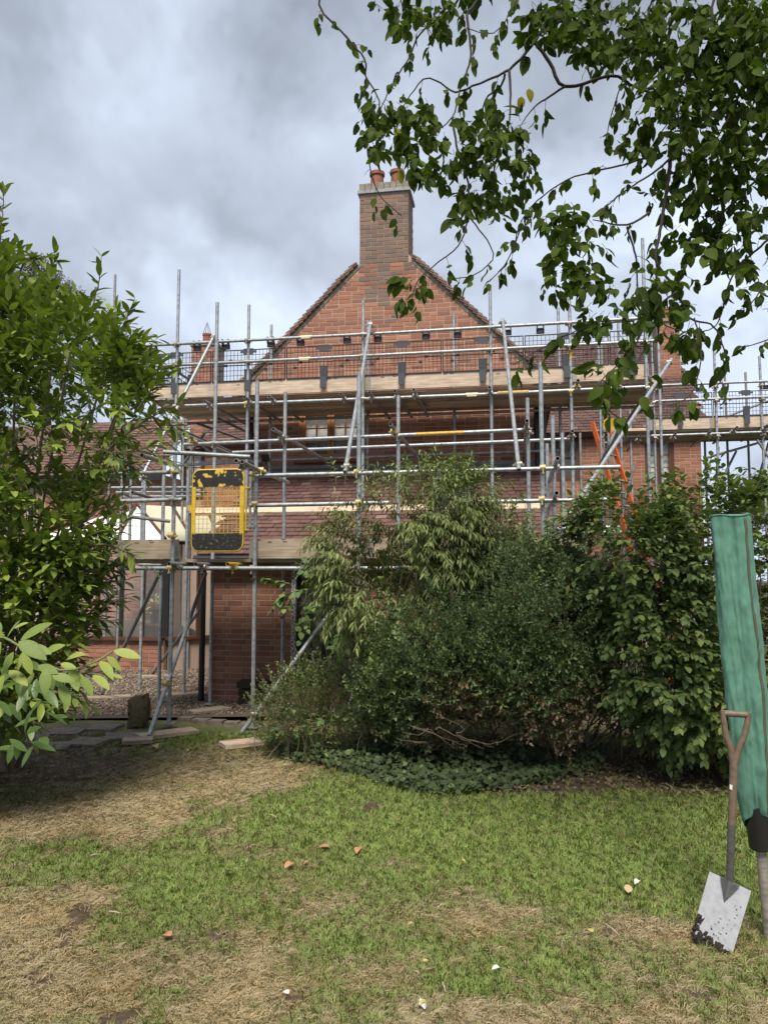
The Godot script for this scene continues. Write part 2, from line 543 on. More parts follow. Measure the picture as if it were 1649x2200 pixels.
	gb.quad(Vector3(-9, e, -9.05), Vector3(2.5, e, -9.75), Vector3(3.5, e, -14.6), Vector3(-9, e, -15), Vector3.UP)
	setting("gravel_bed", gb, tri_tex(mat("gravel bed", 0.15, 0.11, 0.08, 0.95), ntex(0.05, 4, [0.0, 0.3, 1.0, 1.0], 91), 1.5))
	var pebble := MB.new()
	blob(pebble, Vector3.ZERO, Vector3(0.5, 0.34, 0.42), 4, 6, 0.25, 3)
	var pm := pebble.mesh()
	var where := []
	var tints := []
	for k in 16000:
		var g := Vector3(rnd(-4.9, 0.6), 0, rnd(-14.3, -9.2))
		if g.z > -9.15 - (g.x + 9.0) * 0.061 - 0.05: continue
		if absf(g.x) > -g.z * 0.4: continue
		var sc := rnd(0.016, 0.036)
		where.append(Transform3D(Basis.from_euler(Vector3(rnd(-0.6, 0.6), rnd(0, TAU), rnd(-0.6, 0.6))).scaled(Vector3.ONE * sc), Vector3(g.x, e + sc * rnd(0.05, 0.4), g.z)))
		var t := rnd(0, 1)
		var c := Color(0.40, 0.29, 0.19).lerp(Color(0.52, 0.44, 0.36), t) if t > 0.35 else Color(0.20, 0.13, 0.09)
		tints.append(c * rnd(0.42, 0.8))
	var gs := many(numbered("gravel"), pm, M["pebble"], where, tints, self)
	tag(gs, "tan and grey gravel spread along the foot of the house", "gravel")
	var path := MB.new()
	var base := GP(230, 1585)
	var path_node := Node3D.new()
	path_node.name = "stone_path"
	path_node.set_meta("kind", "structure")
	add_child(path_node)
	var slab := MB.new()
	slab.box(Transform3D(Basis(), Vector3(0, 0, 0)), Vector3(1, 1, 1))
	var slabm := slab.mesh()
	for a in [[110, 1603, 0.36, 0.36, 0.1], [188, 1593, 0.36, 0.36, -0.15], [258, 1581, 0.34, 0.36, 0.2], [140, 1571, 0.38, 0.36, 0.05], [222, 1562, 0.34, 0.34, -0.1], [60, 1588, 0.38, 0.4, 0.3]]:
		var g := GP(a[0], a[1])
		put("paving_slab", slabm, M["paving"], path_node, Transform3D(Basis.from_euler(Vector3(rnd(-0.02, 0.02), a[4], rnd(-0.02, 0.02))).scaled(Vector3(a[2], 0.04, a[3])), Vector3(g.x, -0.012, g.z)))
	# a stone edging between lawn and gravel
	var kerb_node := Node3D.new()
	kerb_node.name = "kerb"
	kerb_node.set_meta("kind", "structure")
	add_child(kerb_node)
	for k in 7:
		var g := GP(400 + k * 33, 1546 + k * 3.2)
		put("edging_stone", slabm, M["paving"], kerb_node, Transform3D(Basis.from_euler(Vector3(0, -0.15 + rnd(-0.05, 0.05), 0)).scaled(Vector3(rnd(0.16, 0.2), 0.06, 0.12)), Vector3(g.x, 0.0, g.z)))

func blob(mb: MB, at: Vector3, r: Vector3, rows: int, seg: int, rough: float, sd: int) -> void:
	var k := mb.v.size()
	for j in rows + 1:
		var a := PI * j / rows
		for s in seg + 1:
			var b := TAU * (s % seg) / seg
			var d := Vector3(sin(a) * cos(b), cos(a), sin(a) * sin(b))
			var q := 1.0 + rough * nz.get_noise_3dv(d * 130.0 + Vector3(sd * 517.0, 0, 0))
			mb.vert(at + d * r * q, (d / r).normalized(), Vector2(float(s) / seg, float(j) / rows))
	for j in rows:
		for s in seg:
			var a := k + j * (seg + 1) + s
			mb.face(a, a + 1, a + seg + 2); mb.face(a, a + seg + 2, a + seg + 1)

func blade(mb: MB, root: Vector3, tip: Vector3, bend: Vector3, width: float) -> void:
	var d := (tip - root)
	var side := d.cross(Vector3(0.2, 0.5, 1.0)).normalized() * width * 0.5
	var mid := root + d * 0.5 + bend
	var nn := d.cross(side).normalized()
	if nn.y < 0: nn = -nn
	nn = (nn + Vector3.UP).normalized()
	mb.quad(root - side, root + side, mid + side * 0.8, mid - side * 0.8, nn)
	mb.tri(mid - side * 0.8, mid + side * 0.8, tip, nn)

func make_grass() -> void:
	var tufts := []
	for kind in 3:                      # upright green tuft, short tuft, flattened straw
		var mb := MB.new()
		for b in [9, 8, 9][kind]:
			var a := rnd(0, TAU)
			var r := Vector3(cos(a), 0, sin(a)) * rnd(0, 0.014)
			var ln: float = [rnd(0.022, 0.05), rnd(0.012, 0.028), rnd(0.02, 0.045)][kind]
			var lean: float = [rnd(0.25, 0.9), rnd(0.3, 1.1), rnd(1.1, 1.5)][kind]
			var a2 := a + rnd(-1.2, 1.2)
			var dir := Vector3(cos(a2) * sin(lean), cos(lean), sin(a2) * sin(lean))
			mb.col = Color(1, 1, 1) * rnd(0.7, 1.15)
			blade(mb, r, r + dir * ln, Vector3(cos(a2) * -0.1, 0.22, sin(a2) * -0.1) * ln * 0.8, rnd(0.0022, 0.0036))
		tufts.append(mb.mesh())
	var where := [[], [], []]
	var tints := [[], [], []]
	var count := 0
	while count < 105000:
		count += 1
		var d := sqrt(rnd(2.4 * 2.4, 8.6 * 8.6)) if count % 3 else rnd(2.5, 5.5)
		var x := rnd(-1.0, 1.0) * (d * 0.53 + 0.25)
		var z := -d
		var s := lawn_at(x, z)
		var bare := smoothstep(0.25, 0.7, s.y + 0.3 * nz.get_noise_2d(x * 1500.0, z * 1500.0))
		if rnd(0, 1) < bare * 0.9: continue
		var green := s.x + rnd(-0.34, 0.30)
		var k := 0
		var c: Color
		if green > 0.5:
			k = 0 if rnd(0, 1) < 0.35 + 0.5 * (green - 0.5) else 1
			c = Color(0.185, 0.225, 0.072).lerp(Color(0.24, 0.325, 0.08), clampf((green - 0.45) * 1.5 + rnd(-0.2, 0.2), 0, 1))
			if rnd(0, 1) < 0.12: c = Color(0.24, 0.20, 0.09)
		else:
			k = 2 if rnd(0, 1) < 0.6 else 1
			c = Color(0.43, 0.35, 0.22).lerp(Color(0.38, 0.27, 0.115), s.z * rnd(0.3, 1.0)).lerp(Color(0.12, 0.14, 0.05), clampf(green, 0, 0.5) * rnd(0.4, 1.7))
			if rnd(0, 1) < 0.10: c = Color(0.42, 0.35, 0.24)
		var sc := rnd(0.75, 1.25) * (1.0 if d < 5.0 else 1.25)
		where[k].append(Transform3D(Basis.from_euler(Vector3(rnd(-0.1, 0.1), rnd(0, TAU), rnd(-0.1, 0.1))).scaled(Vector3.ONE * sc), Vector3(x, lawn_y(x, z) - 0.001, z)))
		tints[k].append(c * rnd(0.75, 1.12))
	for k in 3:
		var called: String = ["grass", "short_grass", "straw"][k]
		var o := many(numbered(called), tufts[k], M["grass blade"], where[k], tints[k], self)
		tag(o, ["longer green grass tufts growing in patches on the lawn", "short mown grass covering the lawn between the tufts", "flattened dry straw-coloured grass on the brown parts of the lawn"][k], "grass")

# ---------------------------------------------------------------- the house
const BL := 0.2286
const BH := 0.0762
const PALETTE := [[0.33, 0.142, 0.092], [0.375, 0.168, 0.108], [0.285, 0.120, 0.080], [0.35, 0.150, 0.094], [0.30, 0.146, 0.100], [0.40, 0.195, 0.130], [0.255, 0.124, 0.088], [0.335, 0.160, 0.105]]
const SOOTY := [[0.215, 0.142, 0.108], [0.185, 0.128, 0.102], [0.24, 0.148, 0.110], [0.165, 0.118, 0.098], [0.205, 0.142, 0.114]]
const TILES := [[0.155, 0.080, 0.066], [0.175, 0.090, 0.074], [0.138, 0.075, 0.066], [0.19, 0.104, 0.086], [0.15, 0.082, 0.072], [0.27, 0.19, 0.16]]
var brick_mesh: ArrayMesh
var house: Node3D
var lone_bricks := 0
var lone_tiles := 0

func roof_y(w: float) -> float:
	return 3.50 - w * 0.545

# Courses of bricks on the plane z = 0 of `face`; spans(y) gives the stretches of a course. Bricks that single(u, y) names become parts, the rest one mesh.
func bricks(parent: Node3D, face: Transform3D, y0: float, y1: float, spans: Callable, single: Callable, pal: Array, headers: float, flemish := false, soot = null) -> void:
	var mb := MB.new()
	var rows := int((y1 - y0) / BH)
	for r in rows:
		var yc := y0 + (r + 0.5) * BH
		for sp: Vector2 in spans.call(yc):
			var u: float = floorf(sp.x / BL) * BL - (BL * 0.5 if r % 2 else 0.0) - BL
			if flemish: u = sp.x - (BL * 0.25 if r % 2 else 0.0)
			var step := 0
			while u < sp.y:
				var ln := BL
				step += 1
				if flemish and r % 2 == 1: ln = BL * (1.0 if step % 2 else 0.5)
				elif not flemish and rnd(0, 1) < headers: ln = BL * 0.5
				var a := maxf(u, sp.x)
				var b := minf(u + ln, sp.y)
				u += ln
				if b - a < 0.035: continue
				var jit := rnd(-0.0022, 0.0022)
				var xf := face * Transform3D(Basis.from_euler(Vector3(0, rnd(-0.008, 0.008), rnd(-0.006, 0.006))), Vector3((a + b) / 2, yc + rnd(-0.0015, 0.0015), jit - 0.0215))
				var w: float = (b - a - rnd(0.009, 0.0125))
				var sooted: bool = pal.size() == 5 or (soot != null and soot.call((a + b) / 2, yc))
				var tones := SOOTY if sooted else pal
				var k := rng.randi_range(0, tones.size() - 1)
				if lone_bricks < 300 and single.call((a + b) / 2, yc):
					lone_bricks += 1
					put("brick", brick_mesh, M[("sooty %d" if sooted else "brick %d") % k], parent, xf * Transform3D(Basis().scaled(Vector3(w / 0.2186, 1, 1)), Vector3.ZERO))
				else:
					var s := rnd(0.86, 1.12)
					mb.col = Color(tones[k][0] * s, tones[k][1] * s, tones[k][2] * s)
					mb.chamfer(xf, Vector3(w, 0.0655, 0.05), 0.004)
	if mb.v.size():
		var o := put("brickwork", mb.mesh(), M["bricks"], parent)
		o.set_meta("kind", "stuff")

func rects(mb: MB, u0: float, u1: float, y0: float, y1: float, w: float, holes: Array) -> void:   # a flat wall with holes (Rect2 in u, y)
	var us := [u0, u1]
	var ys := [y0, y1]
	for h: Rect2 in holes:
		us.append_array([h.position.x, h.end.x]); ys.append_array([h.position.y, h.end.y])
	us.sort(); ys.sort()
	for i in us.size() - 1:
		for j in ys.size() - 1:
			if us[i + 1] - us[i] < 0.001 or ys[j + 1] - ys[j] < 0.001: continue
			var c := Vector2((us[i] + us[i + 1]) / 2, (ys[j] + ys[j + 1]) / 2)
			if holes.any(func(h): return h.has_point(c)): continue
			mb.quad(Vector3(us[i], ys[j], w), Vector3(us[i + 1], ys[j], w), Vector3(us[i + 1], ys[j + 1], w), Vector3(us[i], ys[j + 1], w), Vector3(0, 0, 1))

func cut(sp: Vector2, y: float, holes: Array) -> Array:       # a course with the openings taken out
	var out := [sp]
	for h: Rect2 in holes:
		if y > h.position.y and y < h.end.y:
			var next := []
			for s: Vector2 in out:
				if h.position.x > s.x: next.append(Vector2(s.x, minf(s.y, h.position.x)))
				if h.end.x < s.y: next.append(Vector2(maxf(s.x, h.end.x), s.y))
			out = next
	return out.filter(func(s): return s.y - s.x > 0.04)

func bar(mb: MB, a: Vector3, b: Vector3, s: Vector2) -> void:   # an upright or level bar in a wall's plane
	var d := (b - a).abs()
	mb.box(Transform3D(Basis(), (a + b) / 2), Vector3(maxf(d.x, s.x), maxf(d.y, s.x), s.y))

func window(parent: Node3D, r: Rect2, w: float, frame: Material, leaves: int, cols: int, rows: int, deep: float, blind: float, called := "window") -> Node3D:
	var x0 := r.position.x
	var x1 := r.end.x
	var y0 := r.position.y
	var y1 := r.end.y
	var mb := MB.new()
	var z := w - 0.06
	var t := 0.05
	bar(mb, Vector3(x0 + t / 2, y0, z), Vector3(x0 + t / 2, y1, z), Vector2(t, 0.07))
	bar(mb, Vector3(x1 - t / 2, y0, z), Vector3(x1 - t / 2, y1, z), Vector2(t, 0.07))
	bar(mb, Vector3(x0 + t, y0 + t / 2, z), Vector3(x1 - t, y0 + t / 2, z), Vector2(t, 0.07))
	bar(mb, Vector3(x0 + t, y1 - t / 2, z), Vector3(x1 - t, y1 - t / 2, z), Vector2(t, 0.07))
	var o := put(called, mb.mesh(), frame, parent)
	var room := MB.new()
	var zb := w - deep * 4.0
	room.quad(Vector3(x0, y0, zb), Vector3(x1, y0, zb), Vector3(x1, y1, zb), Vector3(x0, y1, zb), Vector3(0, 0, 1))
	for sx: float in [x0, x1]:
		room.quad(Vector3(sx, y0, w), Vector3(sx, y1, w), Vector3(sx, y1, zb), Vector3(sx, y0, zb), Vector3(1 if sx == x0 else -1, 0, 0))
	for sy: float in [y0, y1]:
		room.quad(Vector3(x0, sy, w), Vector3(x1, sy, w), Vector3(x1, sy, zb), Vector3(x0, sy, zb), Vector3(0, 1 if sy == y0 else -1, 0))
	put("reveal", room.mesh(), M["room wall"], o)
	var step := (x1 - x0 - 2 * t) / leaves
	for k in leaves:
		var a := x0 + t + step * k + 0.004
		var b := a + step - 0.008
		var ca := MB.new()
		var s := 0.055
		var zc := z + 0.012
		bar(ca, Vector3(a + s / 2, y0 + t + 0.004, zc), Vector3(a + s / 2, y1 - t - 0.004, zc), Vector2(s, 0.05))
		bar(ca, Vector3(b - s / 2, y0 + t + 0.004, zc), Vector3(b - s / 2, y1 - t - 0.004, zc), Vector2(s, 0.05))
		bar(ca, Vector3(a + s, y0 + t + 0.004 + s / 2, zc), Vector3(b - s, y0 + t + 0.004 + s / 2, zc), Vector2(s, 0.05))
		bar(ca, Vector3(a + s, y1 - t - 0.004 - s / 2, zc), Vector3(b - s, y1 - t - 0.004 - s / 2, zc), Vector2(s, 0.05))
		put("casement", ca.mesh(), frame, o)
		var ga := a + s
		var gb := b - s
		var gy := y0 + t + s
		var gt := y1 - t - s
		for i in cols:
			for j in rows:
				var pm := MB.new()
				var xa := ga + (gb - ga) * i / cols
				var xb := ga + (gb - ga) * (i + 1) / cols
				var ya := gy + (gt - gy) * j / rows
				var yb := gy + (gt - gy) * (j + 1) / rows
				pm.quad(Vector3(xa, ya, z), Vector3(xb, ya, z), Vector3(xb, yb, z), Vector3(xa, yb, z), Vector3(rnd(-0.02, 0.02), rnd(-0.02, 0.02), 1).normalized())
				put("pane", pm.mesh(), M["window glass"], o)
		for i in range(1, cols):
			var bm := MB.new()
			var x := ga + (gb - ga) * i / cols
			bar(bm, Vector3(x, gy, zc), Vector3(x, gt, zc), Vector2(0.02, 0.03))
			put("glazing_bar", bm.mesh(), frame, o)
		for j in range(1, rows):
			var bm := MB.new()
			var y := gy + (gt - gy) * j / rows
			bar(bm, Vector3(ga, y, zc), Vector3(gb, y, zc), Vector2(0.02, 0.031))
			put("glazing_bar", bm.mesh(), frame, o)
		if blind > 0.0:
			var bl := MB.new()
			var ylow := lerpf(y1, y0, blind)
			var n := 12
			for q in n:
				var xa := a + (b - a) * q / n
				var xb := a + (b - a) * (q + 1) / n
				var za := z - 0.10 + 0.012 * sin(q * 1.9)
				var zb2 := z - 0.10 + 0.012 * sin((q + 1) * 1.9)
				bl.quad(Vector3(xa, ylow, za), Vector3(xb, ylow, zb2), Vector3(xb, y1, zb2), Vector3(xa, y1, za), Vector3(0, 0, 1))
			put("blind", bl.mesh(), M["blind"], o)
	return o

# Tiles on a slope from the eaves line (p, along u) up to the ridge. down: the vector from ridge to eaves. Returns nothing; tiles past the limit are joined.
func tiles(parent: Node3D, origin: Vector3, along: Vector3, down: Vector3, gauge: float, wide: float, spans: Callable, single: bool, pale: float, tone := 1.0) -> void:
	var n := along.cross(down).normalized()
	if n.y < 0: n = -n
	var dn := down.normalized()
	var al := along.normalized()
	var mb := MB.new()
	var unit: ArrayMesh
	var um := MB.new()
	um.chamfer(Transform3D(), Vector3(wide - 0.006, gauge + 0.06, 0.019), 0.004)
	unit = um.mesh()
	var rows := int(down.length() / gauge)
	for r in rows:
		var s0 := (r + 0.5) * gauge
		var sp: Vector2 = spans.call(s0)
		var u := sp.x - (wide * 0.5 if r % 2 else 0.0)
		while u < sp.y - 0.02:
			var c := u + wide / 2
			u += wide
			if c < sp.x or c > sp.y: continue
			var tilt := -0.13 + rnd(-0.03, 0.02)
			var y := -dn.rotated(al, 0.0)
			var b := Basis(al, y, n)
			if b.determinant() < 0: b = Basis(-al, y, n)
			b = b * Basis.from_euler(Vector3(tilt, rnd(-0.02, 0.02), rnd(-0.012, 0.012)))
			var at := origin + al * c + dn * s0 + n * (0.016 + rnd(0, 0.007))
			var k := rng.randi_range(0, 4)
			if rnd(0, 1) < pale: k = 5
			if single and lone_tiles < 300:
				lone_tiles += 1
				put("tile", unit, M["tile %d" % k], parent, Transform3D(b, at))
			else:
				var q := rnd(0.9, 1.08) * tone
				mb.col = Color(TILES[k][0] * q, TILES[k][1] * q, TILES[k][2] * q)
				mb.chamfer(Transform3D(b, at), Vector3(wide - 0.006, gauge + 0.06, 0.019), 0.004)
	if mb.v.size():
		var o := put("tiling", mb.mesh(), M["tile clay"], parent)
		o.set_meta("kind", "stuff")

func slab(mb: MB, pts: Array, thick: float) -> void:            # a flat convex plate, pts counted round its upper face
	var n: Vector3 = (pts[1] - pts[0]).cross(pts[2] - pts[0]).normalized()
	if n.y < 0: n = -n
	for s: float in [0.0, -thick]:
		var nn := n if s == 0.0 else -n
		for k in range(1, pts.size() - 1):
			mb.tri(pts[0] + n * s, pts[k] + n * s, pts[k + 1] + n * s, nn)
	var mid := Vector3.ZERO
	for p: Vector3 in pts: mid += p / pts.size()
	for k in pts.size():
		var a: Vector3 = pts[k]
		var b: Vector3 = pts[(k + 1) % pts.size()]
		var out := (b - a).cross(n).normalized()
		if out.dot((a + b) / 2 - mid) < 0: out = -out
		mb.quad(a, b, b - n * thick, a - n * thick, out)

func make_house() -> void:
	var bm := MB.new()
	bm.chamfer(Transform3D(), Vector3(0.2186, 0.0655, 0.05), 0.004)
	brick_mesh = bm.mesh()
	house = thing("brick_house", "red brick house with a tall chimney on its gable behind scaffolding", "house", HF.origin, "", HF.basis)
	var uL := -2.30
	var uR := 2.50
	var apex := 7.62
	var mid := 0.05
	# --- gable wall
	var win := Rect2(HP(642, 940, 0).x, HP(700, 988, 0).y, HP(778, 940, 0).x - HP(642, 940, 0).x, HP(700, 878, 0).y - HP(700, 988, 0).y)
	var wall := MB.new()
	rects(wall, uL, uR, 0.0, apex - (uR - mid), -0.001, [win])
	var yb := apex - (uR - mid)
	wall.tri(Vector3(uL, yb, -0.001), Vector3(uR, yb, -0.001), Vector3(mid, apex, -0.001), Vector3(0, 0, 1))
	wall.quad(Vector3(uL, 0, -0.006), Vector3(uL, yb, -0.006), Vector3(uL, yb, -4.6), Vector3(uL, 0, -4.6), Vector3(-1, 0, 0))
	wall.quad(Vector3(uR, 0, -0.006), Vector3(uR, yb, -0.006), Vector3(uR, yb, -4.6), Vector3(uR, 0, -4.6), Vector3(1, 0, 0))
	var gable := put("gable_wall", wall.mesh(), M["mortar"], house)
	# the lean-to's wall first: its bricks show largest
	var wf := 2.6
	var lL := HP(452, 1400, wf).x
	var lR := HP(1174, 1165, wf).x
	var lwin := Rect2(HP(628, 1300, wf).x, HP(690, 1478, wf).y, HP(772, 1300, wf).x - HP(628, 1300, wf).x, roof_y(wf) - 0.22 - HP(690, 1478, wf).y)
	var lm := MB.new()
	rects(lm, lL, lR, -0.1, roof_y(wf), wf - 0.001, [lwin])
	for s: float in [lL, lR]:
		lm.quad(Vector3(s, -0.1, wf - 0.001), Vector3(s, roof_y(wf), wf - 0.001), Vector3(s, roof_y(0), 0), Vector3(s, -0.1, 0), Vector3(-1 if s == lL else 1, 0, 0))
	var lwall := put("lean_to_wall", lm.mesh(), M["mortar"], house)
	bricks(lwall, Transform3D(Basis(), Vector3(0, 0, wf)), -0.076, roof_y(wf) - 0.03, func(y): return cut(Vector2(lL, lR), y, [lwin]), func(u, _y): return u < lwin.position.x + 0.05, PALETTE, 0.0, true)
	bricks(lwall, Transform3D(Basis(Vector3.UP, -PI / 2), Vector3(lL, 0, wf)), -0.076, 1.95, func(_y): return [Vector2(-2.5, -0.01)], func(_u, _y): return false, PALETTE, 0.05)
	bricks(gable, Transform3D(), 3.3, apex - 0.12, func(y): return cut(Vector2(maxf(uL, mid - (apex - 0.10 - y)), minf(uR, mid + (apex - 0.10 - y))), y, [win, Rect2(-0.43, 7.16, 0.86, 2.0)]), func(u, y): return y > 6.0 and y < 7.0 and rng.randf() < 0.95, PALETTE, 0.10, false, func(u, y): return rng.randf() < 1.2 - absf(u) * 1.2 - (7.25 - y) * 0.75)
	for sd: float in [-1.0, 1.0]:
		bricks(gable, Transform3D(Basis(Vector3.UP, sd * PI / 2), Vector3(uL if sd < 0 else uR, 0, 0)), 0.0, 5.1, func(_y): return [Vector2(-4.55, -0.02) if sd < 0 else Vector2(0.02, 4.55)], func(_u, _y): return false, PALETTE, 0.1)
	window(house, win, 0.0, M["oak frame"], 2, 2, 3, 0.7, 0.62)
	var sill := MB.new()
	sill.box(Transform3D(Basis(), Vector3(win.get_center().x, win.position.y - 0.03, 0.04)), Vector3(win.size.x + 0.12, 0.055, 0.14))
	put("window_sill", sill.mesh(), M["terracotta"], house)
	# lower window: dark lattice between posts of peeling white paint
	window(house, lwin, wf, M["black frame"], 2, 2, 5, 0.5, 0.0, "lattice_window")
	for px: float in [631, 769]:
		var pm := MB.new()
		var u := HP(px, 1350, wf + 0.03).x
		pm.box(Transform3D(Basis(), Vector3(u, lwin.get_center().y, wf + 0.03)), Vector3(0.06, lwin.size.y, 0.06))
		put("window_post", pm.mesh(), M["peeling paint"], house)
	# --- roof of the gable wing: courses whose ends show along the verge
	var roof := Node3D.new()
	roof.name = "roof"
	house.add_child(roof, true)
	for sg: float in [-1.0, 1.0]:
		var dn := Vector3(sg, -1.0, 0).normalized()
		var nn := Vector3(sg, 1.0, 0).normalized()
		for r in 37:
			var c := Vector3(mid, apex, 0) + dn * (0.06 + r * 0.105) + nn * 0.045
			if r > 30: c += nn * 0.006 * (r - 30)
			var jw := rnd(-0.012, 0.02)
			var tm := MB.new()
			var b := Basis(dn, nn, dn.cross(nn))
			b = b * Basis.from_euler(Vector3(0, 0, 0.24))
			var behind := absf(c.x) < 0.50            # the chimney stands flush with the wall: the courses there start behind it
			tm.box(Transform3D(b, c + Vector3(0, 0, -3.27 if behind else -2.9 + jw)), Vector3(0.165, 0.024, 5.2 if behind else 5.96))
			put("tile_course", tm.mesh(), M["verge %d" % rng.randi_range(0, 2)], roof)
			if not behind:
				var um := MB.new()
				um.box(Transform3D(b, c - nn * 0.03 + Vector3(0, 0, 0.02 + jw)), Vector3(0.15, 0.016, 0.1))
				put("undertile", um.mesh(), M["verge %d" % rng.randi_range(0, 2)], roof)
	var bed := MB.new()
	for sg: float in [-1.0, 1.0]:
		var dn := Vector3(sg, -1.0, 0).normalized()
		var nn := Vector3(sg, 1.0, 0).normalized()
		bed.box(Transform3D(Basis(dn, nn, dn.cross(nn)), Vector3(mid, apex, 0) + dn * 2.30 - nn * 0.035 + Vector3(0, 0, -0.01)), Vector3(3.2, 0.05, 0.05))
	put("verge_mortar", bed.mesh(), M["concrete"], house)
	# --- the tall chimney
	var ch := Node3D.new()
	ch.name = "chimney"
	house.add_child(ch, true)
	var cm := MB.new()
	cm.box(Transform3D(Basis(), Vector3(0, 7.55, -0.301)), Vector3(0.85, 2.0, 0.6))
	put("core", cm.mesh(), M["chimney mortar"], ch)
	var band := 8.38
	bricks(ch, Transform3D(), 7.12, band, func(_y): return [Vector2(-0.43, 0.43)], func(_u, y): return y > 7.2, SOOTY, 0.06)
	bricks(ch, Transform3D(Basis(Vector3.UP, PI / 2), Vector3(0.43, 0, 0)), 7.12, band, func(_y): return [Vector2(0.01, 0.6)], func(_u, _y): return false, SOOTY, 0.1)
	bricks(ch, Transform3D(Basis(Vector3.UP, -PI / 2), Vector3(-0.43, 0, 0)), 7.12, band, func(_y): return [Vector2(-0.6, -0.01)], func(_u, _y): return false, SOOTY, 0.1)
	var bd := MB.new()
	bd.box(Transform3D(Basis(), Vector3(0, band + 0.03, -0.3)), Vector3(0.93, 0.055, 0.68))
	put("cap_band", bd.mesh(), M["lead"], ch)
	for k in 8:
		var hb := MB.new()
		hb.chamfer(Transform3D(Basis(), Vector3(-0.385 + k * 0.11, band + 0.12, -0.02)), Vector3(0.10, 0.125, 0.10), 0.006)
		put("cap_brick", hb.mesh(), M["concrete"], ch)
	var top := MB.new()
	top.box(Transform3D(Basis(), Vector3(0, band + 0.115, -0.34)), Vector3(0.86, 0.115, 0.53))
	put("flaunching", top.mesh(), M["concrete"], ch)
	for a in [[-0.17, 0.12], [0.19, 0.115]]:
		var pot := MB.new()
		var pp := PackedVector3Array()
		var pr := PackedFloat32Array()
		for q in [[0.0, 1.12], [0.1, 1.02], [0.26, 0.94], [0.3, 0.96], [0.3, 1.12], [0.36, 1.14]]:
			pp.append(Vector3(a[0], band + 0.16 + q[0], -0.28)); pr.append(a[1] * q[1])
		pot.sweep(pp, pr, 16)
		put("chimney_pot", pot.mesh(), M["terracotta"], ch)
	# --- lean-to roof
	var lr := Node3D.new()
	lr.name = "lean_to_roof"
	house.add_child(lr, true)
	var eave := 2.82
	var under := MB.new()
	slab(under, [Vector3(lL - 0.12, roof_y(0), 0), Vector3(lR + 0.05, roof_y(0), 0), Vector3(lR + 0.05, roof_y(eave), eave), Vector3(lL - 0.12, roof_y(eave), eave)], 0.05)
	put("roof_deck", under.mesh(), M["dark frame"], lr)
	var dv := Vector3(0, roof_y(eave) - roof_y(0.02), eave - 0.02)
	tiles(lr, Vector3(0, roof_y(0.02) + 0.012, 0.02), Vector3.RIGHT, dv, 0.137, 0.168, func(s): return Vector2(-1.0, lR + 0.06) if s > 1.15 else Vector2(9, 9), true, 0.04)
	tiles(lr, Vector3(0, roof_y(0.02) + 0.012, 0.02), Vector3.RIGHT, dv, 0.137, 0.168, func(s): return Vector2(lL - 0.13, lR + 0.06) if s <= 1.15 else Vector2(lL - 0.13, -1.0), false, 0.05)
	var fl := MB.new()
	fl.box(Transform3D(Basis.from_euler(Vector3(0.5, 0, 0)), Vector3((lL + lR) / 2, roof_y(0.07) + 0.05, 0.075)), Vector3(lR - lL, 0.02, 0.12))
	fl.box(Transform3D(Basis(), Vector3((lL + lR) / 2, roof_y(0) + 0.06, 0.012)), Vector3(lR - lL, 0.08, 0.012))
	put("flashing", fl.mesh(), M["lead"], lr)
	var gut := MB.new()
	gut.pipe(Vector3(lL - 0.15, roof_y(eave) - 0.03, eave + 0.04), Vector3(lR + 0.1, roof_y(eave) - 0.03, eave + 0.04), 0.05)
	put("gutter", gut.mesh(), M["black plastic"], lr)
	# dormer light in the lean-to roof
	var dw := 1.75
	var dr := Rect2(HP(938, 1060, dw).x, HP(970, 1108, dw).y, HP(1004, 1060, dw).x - HP(938, 1060, dw).x, HP(970, 1030, dw).y - HP(970, 1108, dw).y)
	var dorm := window(house, dr, dw, M["grey paint"], 1, 1, 2, 0.4, 0.0, "roof_window")
	var ck := MB.new()
	ck.box(Transform3D(Basis(), Vector3(dr.get_center().x, dr.end.y + 0.02, dw - 0.35)), Vector3(dr.size.x + 0.12, 0.04, 0.8))
	for s: float in [dr.position.x - 0.025, dr.end.x + 0.025]:
		ck.box(Transform3D(Basis(), Vector3(s, dr.get_center().y, dw - 0.35)), Vector3(0.045, dr.size.y, 0.72))
	put("cheeks", ck.mesh(), M["lead"], dorm)
	# --- rainwater pipes
	for a in [[HP(434, 1400, wf + 0.1).x, wf + 0.1, -0.02, 1.95, 0.042], [uL - 0.02, 0.1, 1.9, 5.0, 0.04], [uR + 0.05, 0.1, 0.0, 5.0, 0.04], [uR + 0.16, 0.1, 0.0, 4.9, 0.035]]:
		var dp := MB.new()
		dp.pipe(Vector3(a[0], a[2], a[1]), Vector3(a[0], a[3], a[1]), a[4])
		put("downpipe", dp.mesh(), M["black plastic"], house)
	# --- the range behind: walls left and right, and its roof
	var wb := -4.6
	var rR := HP(1506, 1000, wb).x
	var rL := -5.2
	var rwin := Rect2(HP(1384, 1000, wb).x, HP(1420, 1040, wb).y, HP(1448, 1000, wb).x - HP(1384, 1000, wb).x, HP(1420, 940, wb).y - HP(1420, 1040, wb).y)
	var twin := Rect2(HP(1193, 1000, wb).x, HP(1205, 1035, wb).y, 0.55, 1.1)
	var lw2 := Rect2(HP(388, 1010, wb).x, HP(400, 1075, wb).y, 0.62, 1.25)
	var eaves := HP(1420, 920, wb).y
	var rw := MB.new()
	rects(rw, uR, rR, 0, eaves + 0.1, wb - 0.001, [rwin, twin])
	rw.quad(Vector3(rR, 0, wb), Vector3(rR, eaves, wb), Vector3(rR, eaves, -9.8), Vector3(rR, 0, -9.8), Vector3(1, 0, 0))
